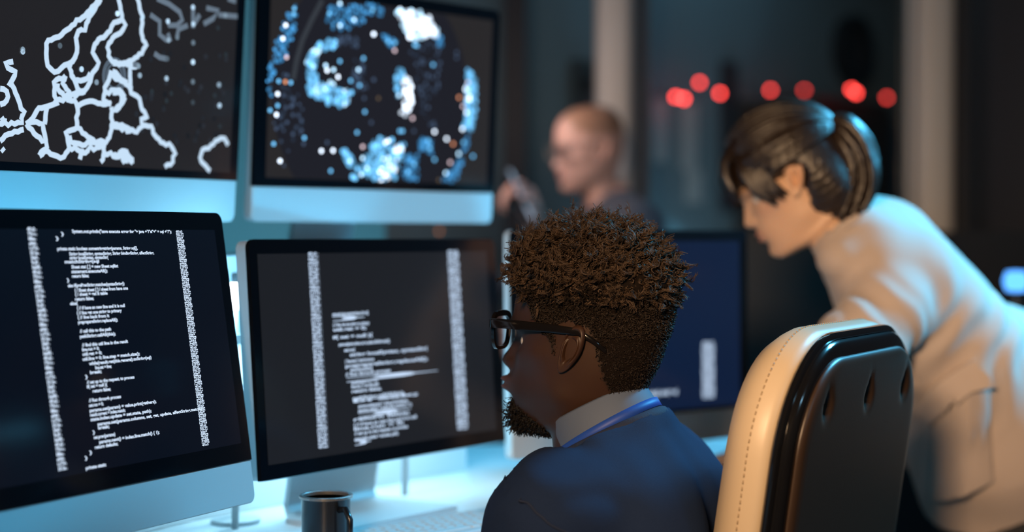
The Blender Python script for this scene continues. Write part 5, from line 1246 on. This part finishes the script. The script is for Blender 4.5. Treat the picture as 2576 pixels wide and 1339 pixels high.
# stool he sits on
stl = empty('bar_stool', (.31, 4.32, 0), 0, 'dark bar stool under the person with the phone', 'stool')
MB().lathe([(.001, .52), (.17, .52), (.18, .53), (.18, .565), (.17, .577), (.001, .58)], (0, 0, 0), 36).build('seat', M['black'], stl, True, local=True, autosmooth=40)
for k in range(4):
    t_ = math.pi/4+k*math.pi/2; MB().tube([(.12*math.cos(t_), .12*math.sin(t_), .525), (.19*math.cos(t_), .19*math.sin(t_), .0)], .014, 10).build('leg', M['black'], stl, True, local=True)
# phone
pc = hpos+V(-.012, -.030, .045); ph = empty('smartphone', tuple(pc), 0, 'dark phone held up in the hand of the person with the shaved head', 'phone')
v, f = slab(.072, .148, .009, .009, edge_rings(0, .008, .0025, 3), -.074, 6)
ex = -V(.90, -.10, .42); ex /= np.linalg.norm(ex); ey = np.cross(V(0, 0, 1), ex); ey /= np.linalg.norm(ey); ez = np.cross(ex, ey)
pm = np.stack([ex, ey, ez], 1); Rp = np.eye(3)
mk('case', (v@pm.T)@Rp.T, f, M['walld'], ph, True, local=True, autosmooth=40)
q = slab(.066, .138, .006, .006, [(0, -.0004), (0, -.0012)], -.069, 6)
mk('screen', (q[0]@pm.T)@Rp.T, q[1], mat('phone screen', (.01, .01, .012), .1, emis=(.55, .75, 1.), es=.6), ph, False, local=True)
# ------------------------------------------------------------------ light
def area(name, loc, to, size, power, col, spread=180):
    l = bpy.data.lights.new(name, 'AREA'); l.energy = power; l.color = col; l.shape = 'RECTANGLE'; l.size = size[0]; l.size_y = size[1]; l.spread = R(spread)
    o = bpy.data.objects.new(name, l); C.objects.link(o); o.location = loc
    o.rotation_euler = (Vector(to)-Vector(loc)).to_track_quat('-Z', 'Y').to_euler(); return o
def point(name, loc, power, col, r=.02):
    l = bpy.data.lights.new(name, 'POINT'); l.energy = power; l.color = col; l.shadow_soft_size = r
    o = bpy.data.objects.new(name, l); C.objects.link(o); o.location = loc; return o
exec(LIGHTS)
w = bpy.data.worlds.new('night'); bpy.context.scene.world = w; w.use_nodes = True
w.node_tree.nodes['Background'].inputs[0].default_value = (.25, .55, .75, 1); w.node_tree.nodes['Background'].inputs[1].default_value = .02
# ------------------------------------------------------------------ camera
cd = bpy.data.cameras.new('camera'); cam = bpy.data.objects.new('camera', cd); C.objects.link(cam)
cam.location = (0, 0, H); cam.rotation_euler = (R(90-1.0945), 0, 0)
cd.sensor_fit = 'HORIZONTAL'; cd.sensor_width = 36; cd.lens = 4000/2576*36; cd.clip_start = .05
cd.dof.use_dof = True; cd.dof.focus_distance = 1.93; cd.dof.aperture_fstop = 1.64
sc = bpy.context.scene; sc.camera = cam
sc.view_settings.view_transform = 'Standard'; sc.view_settings.look = 'None'; sc.view_settings.exposure = 0; sc.view_settings.gamma = 1; sc.view_settings.use_curve_mapping = False
sc.cycles.use_denoising = True; sc.cycles.max_bounces = 6; sc.cycles.transparent_max_bounces = 12
try: sc.cycles.denoiser = 'OPENIMAGEDENOISE'
except Exception: pass
sc.cycles.sample_clamp_indirect = 4
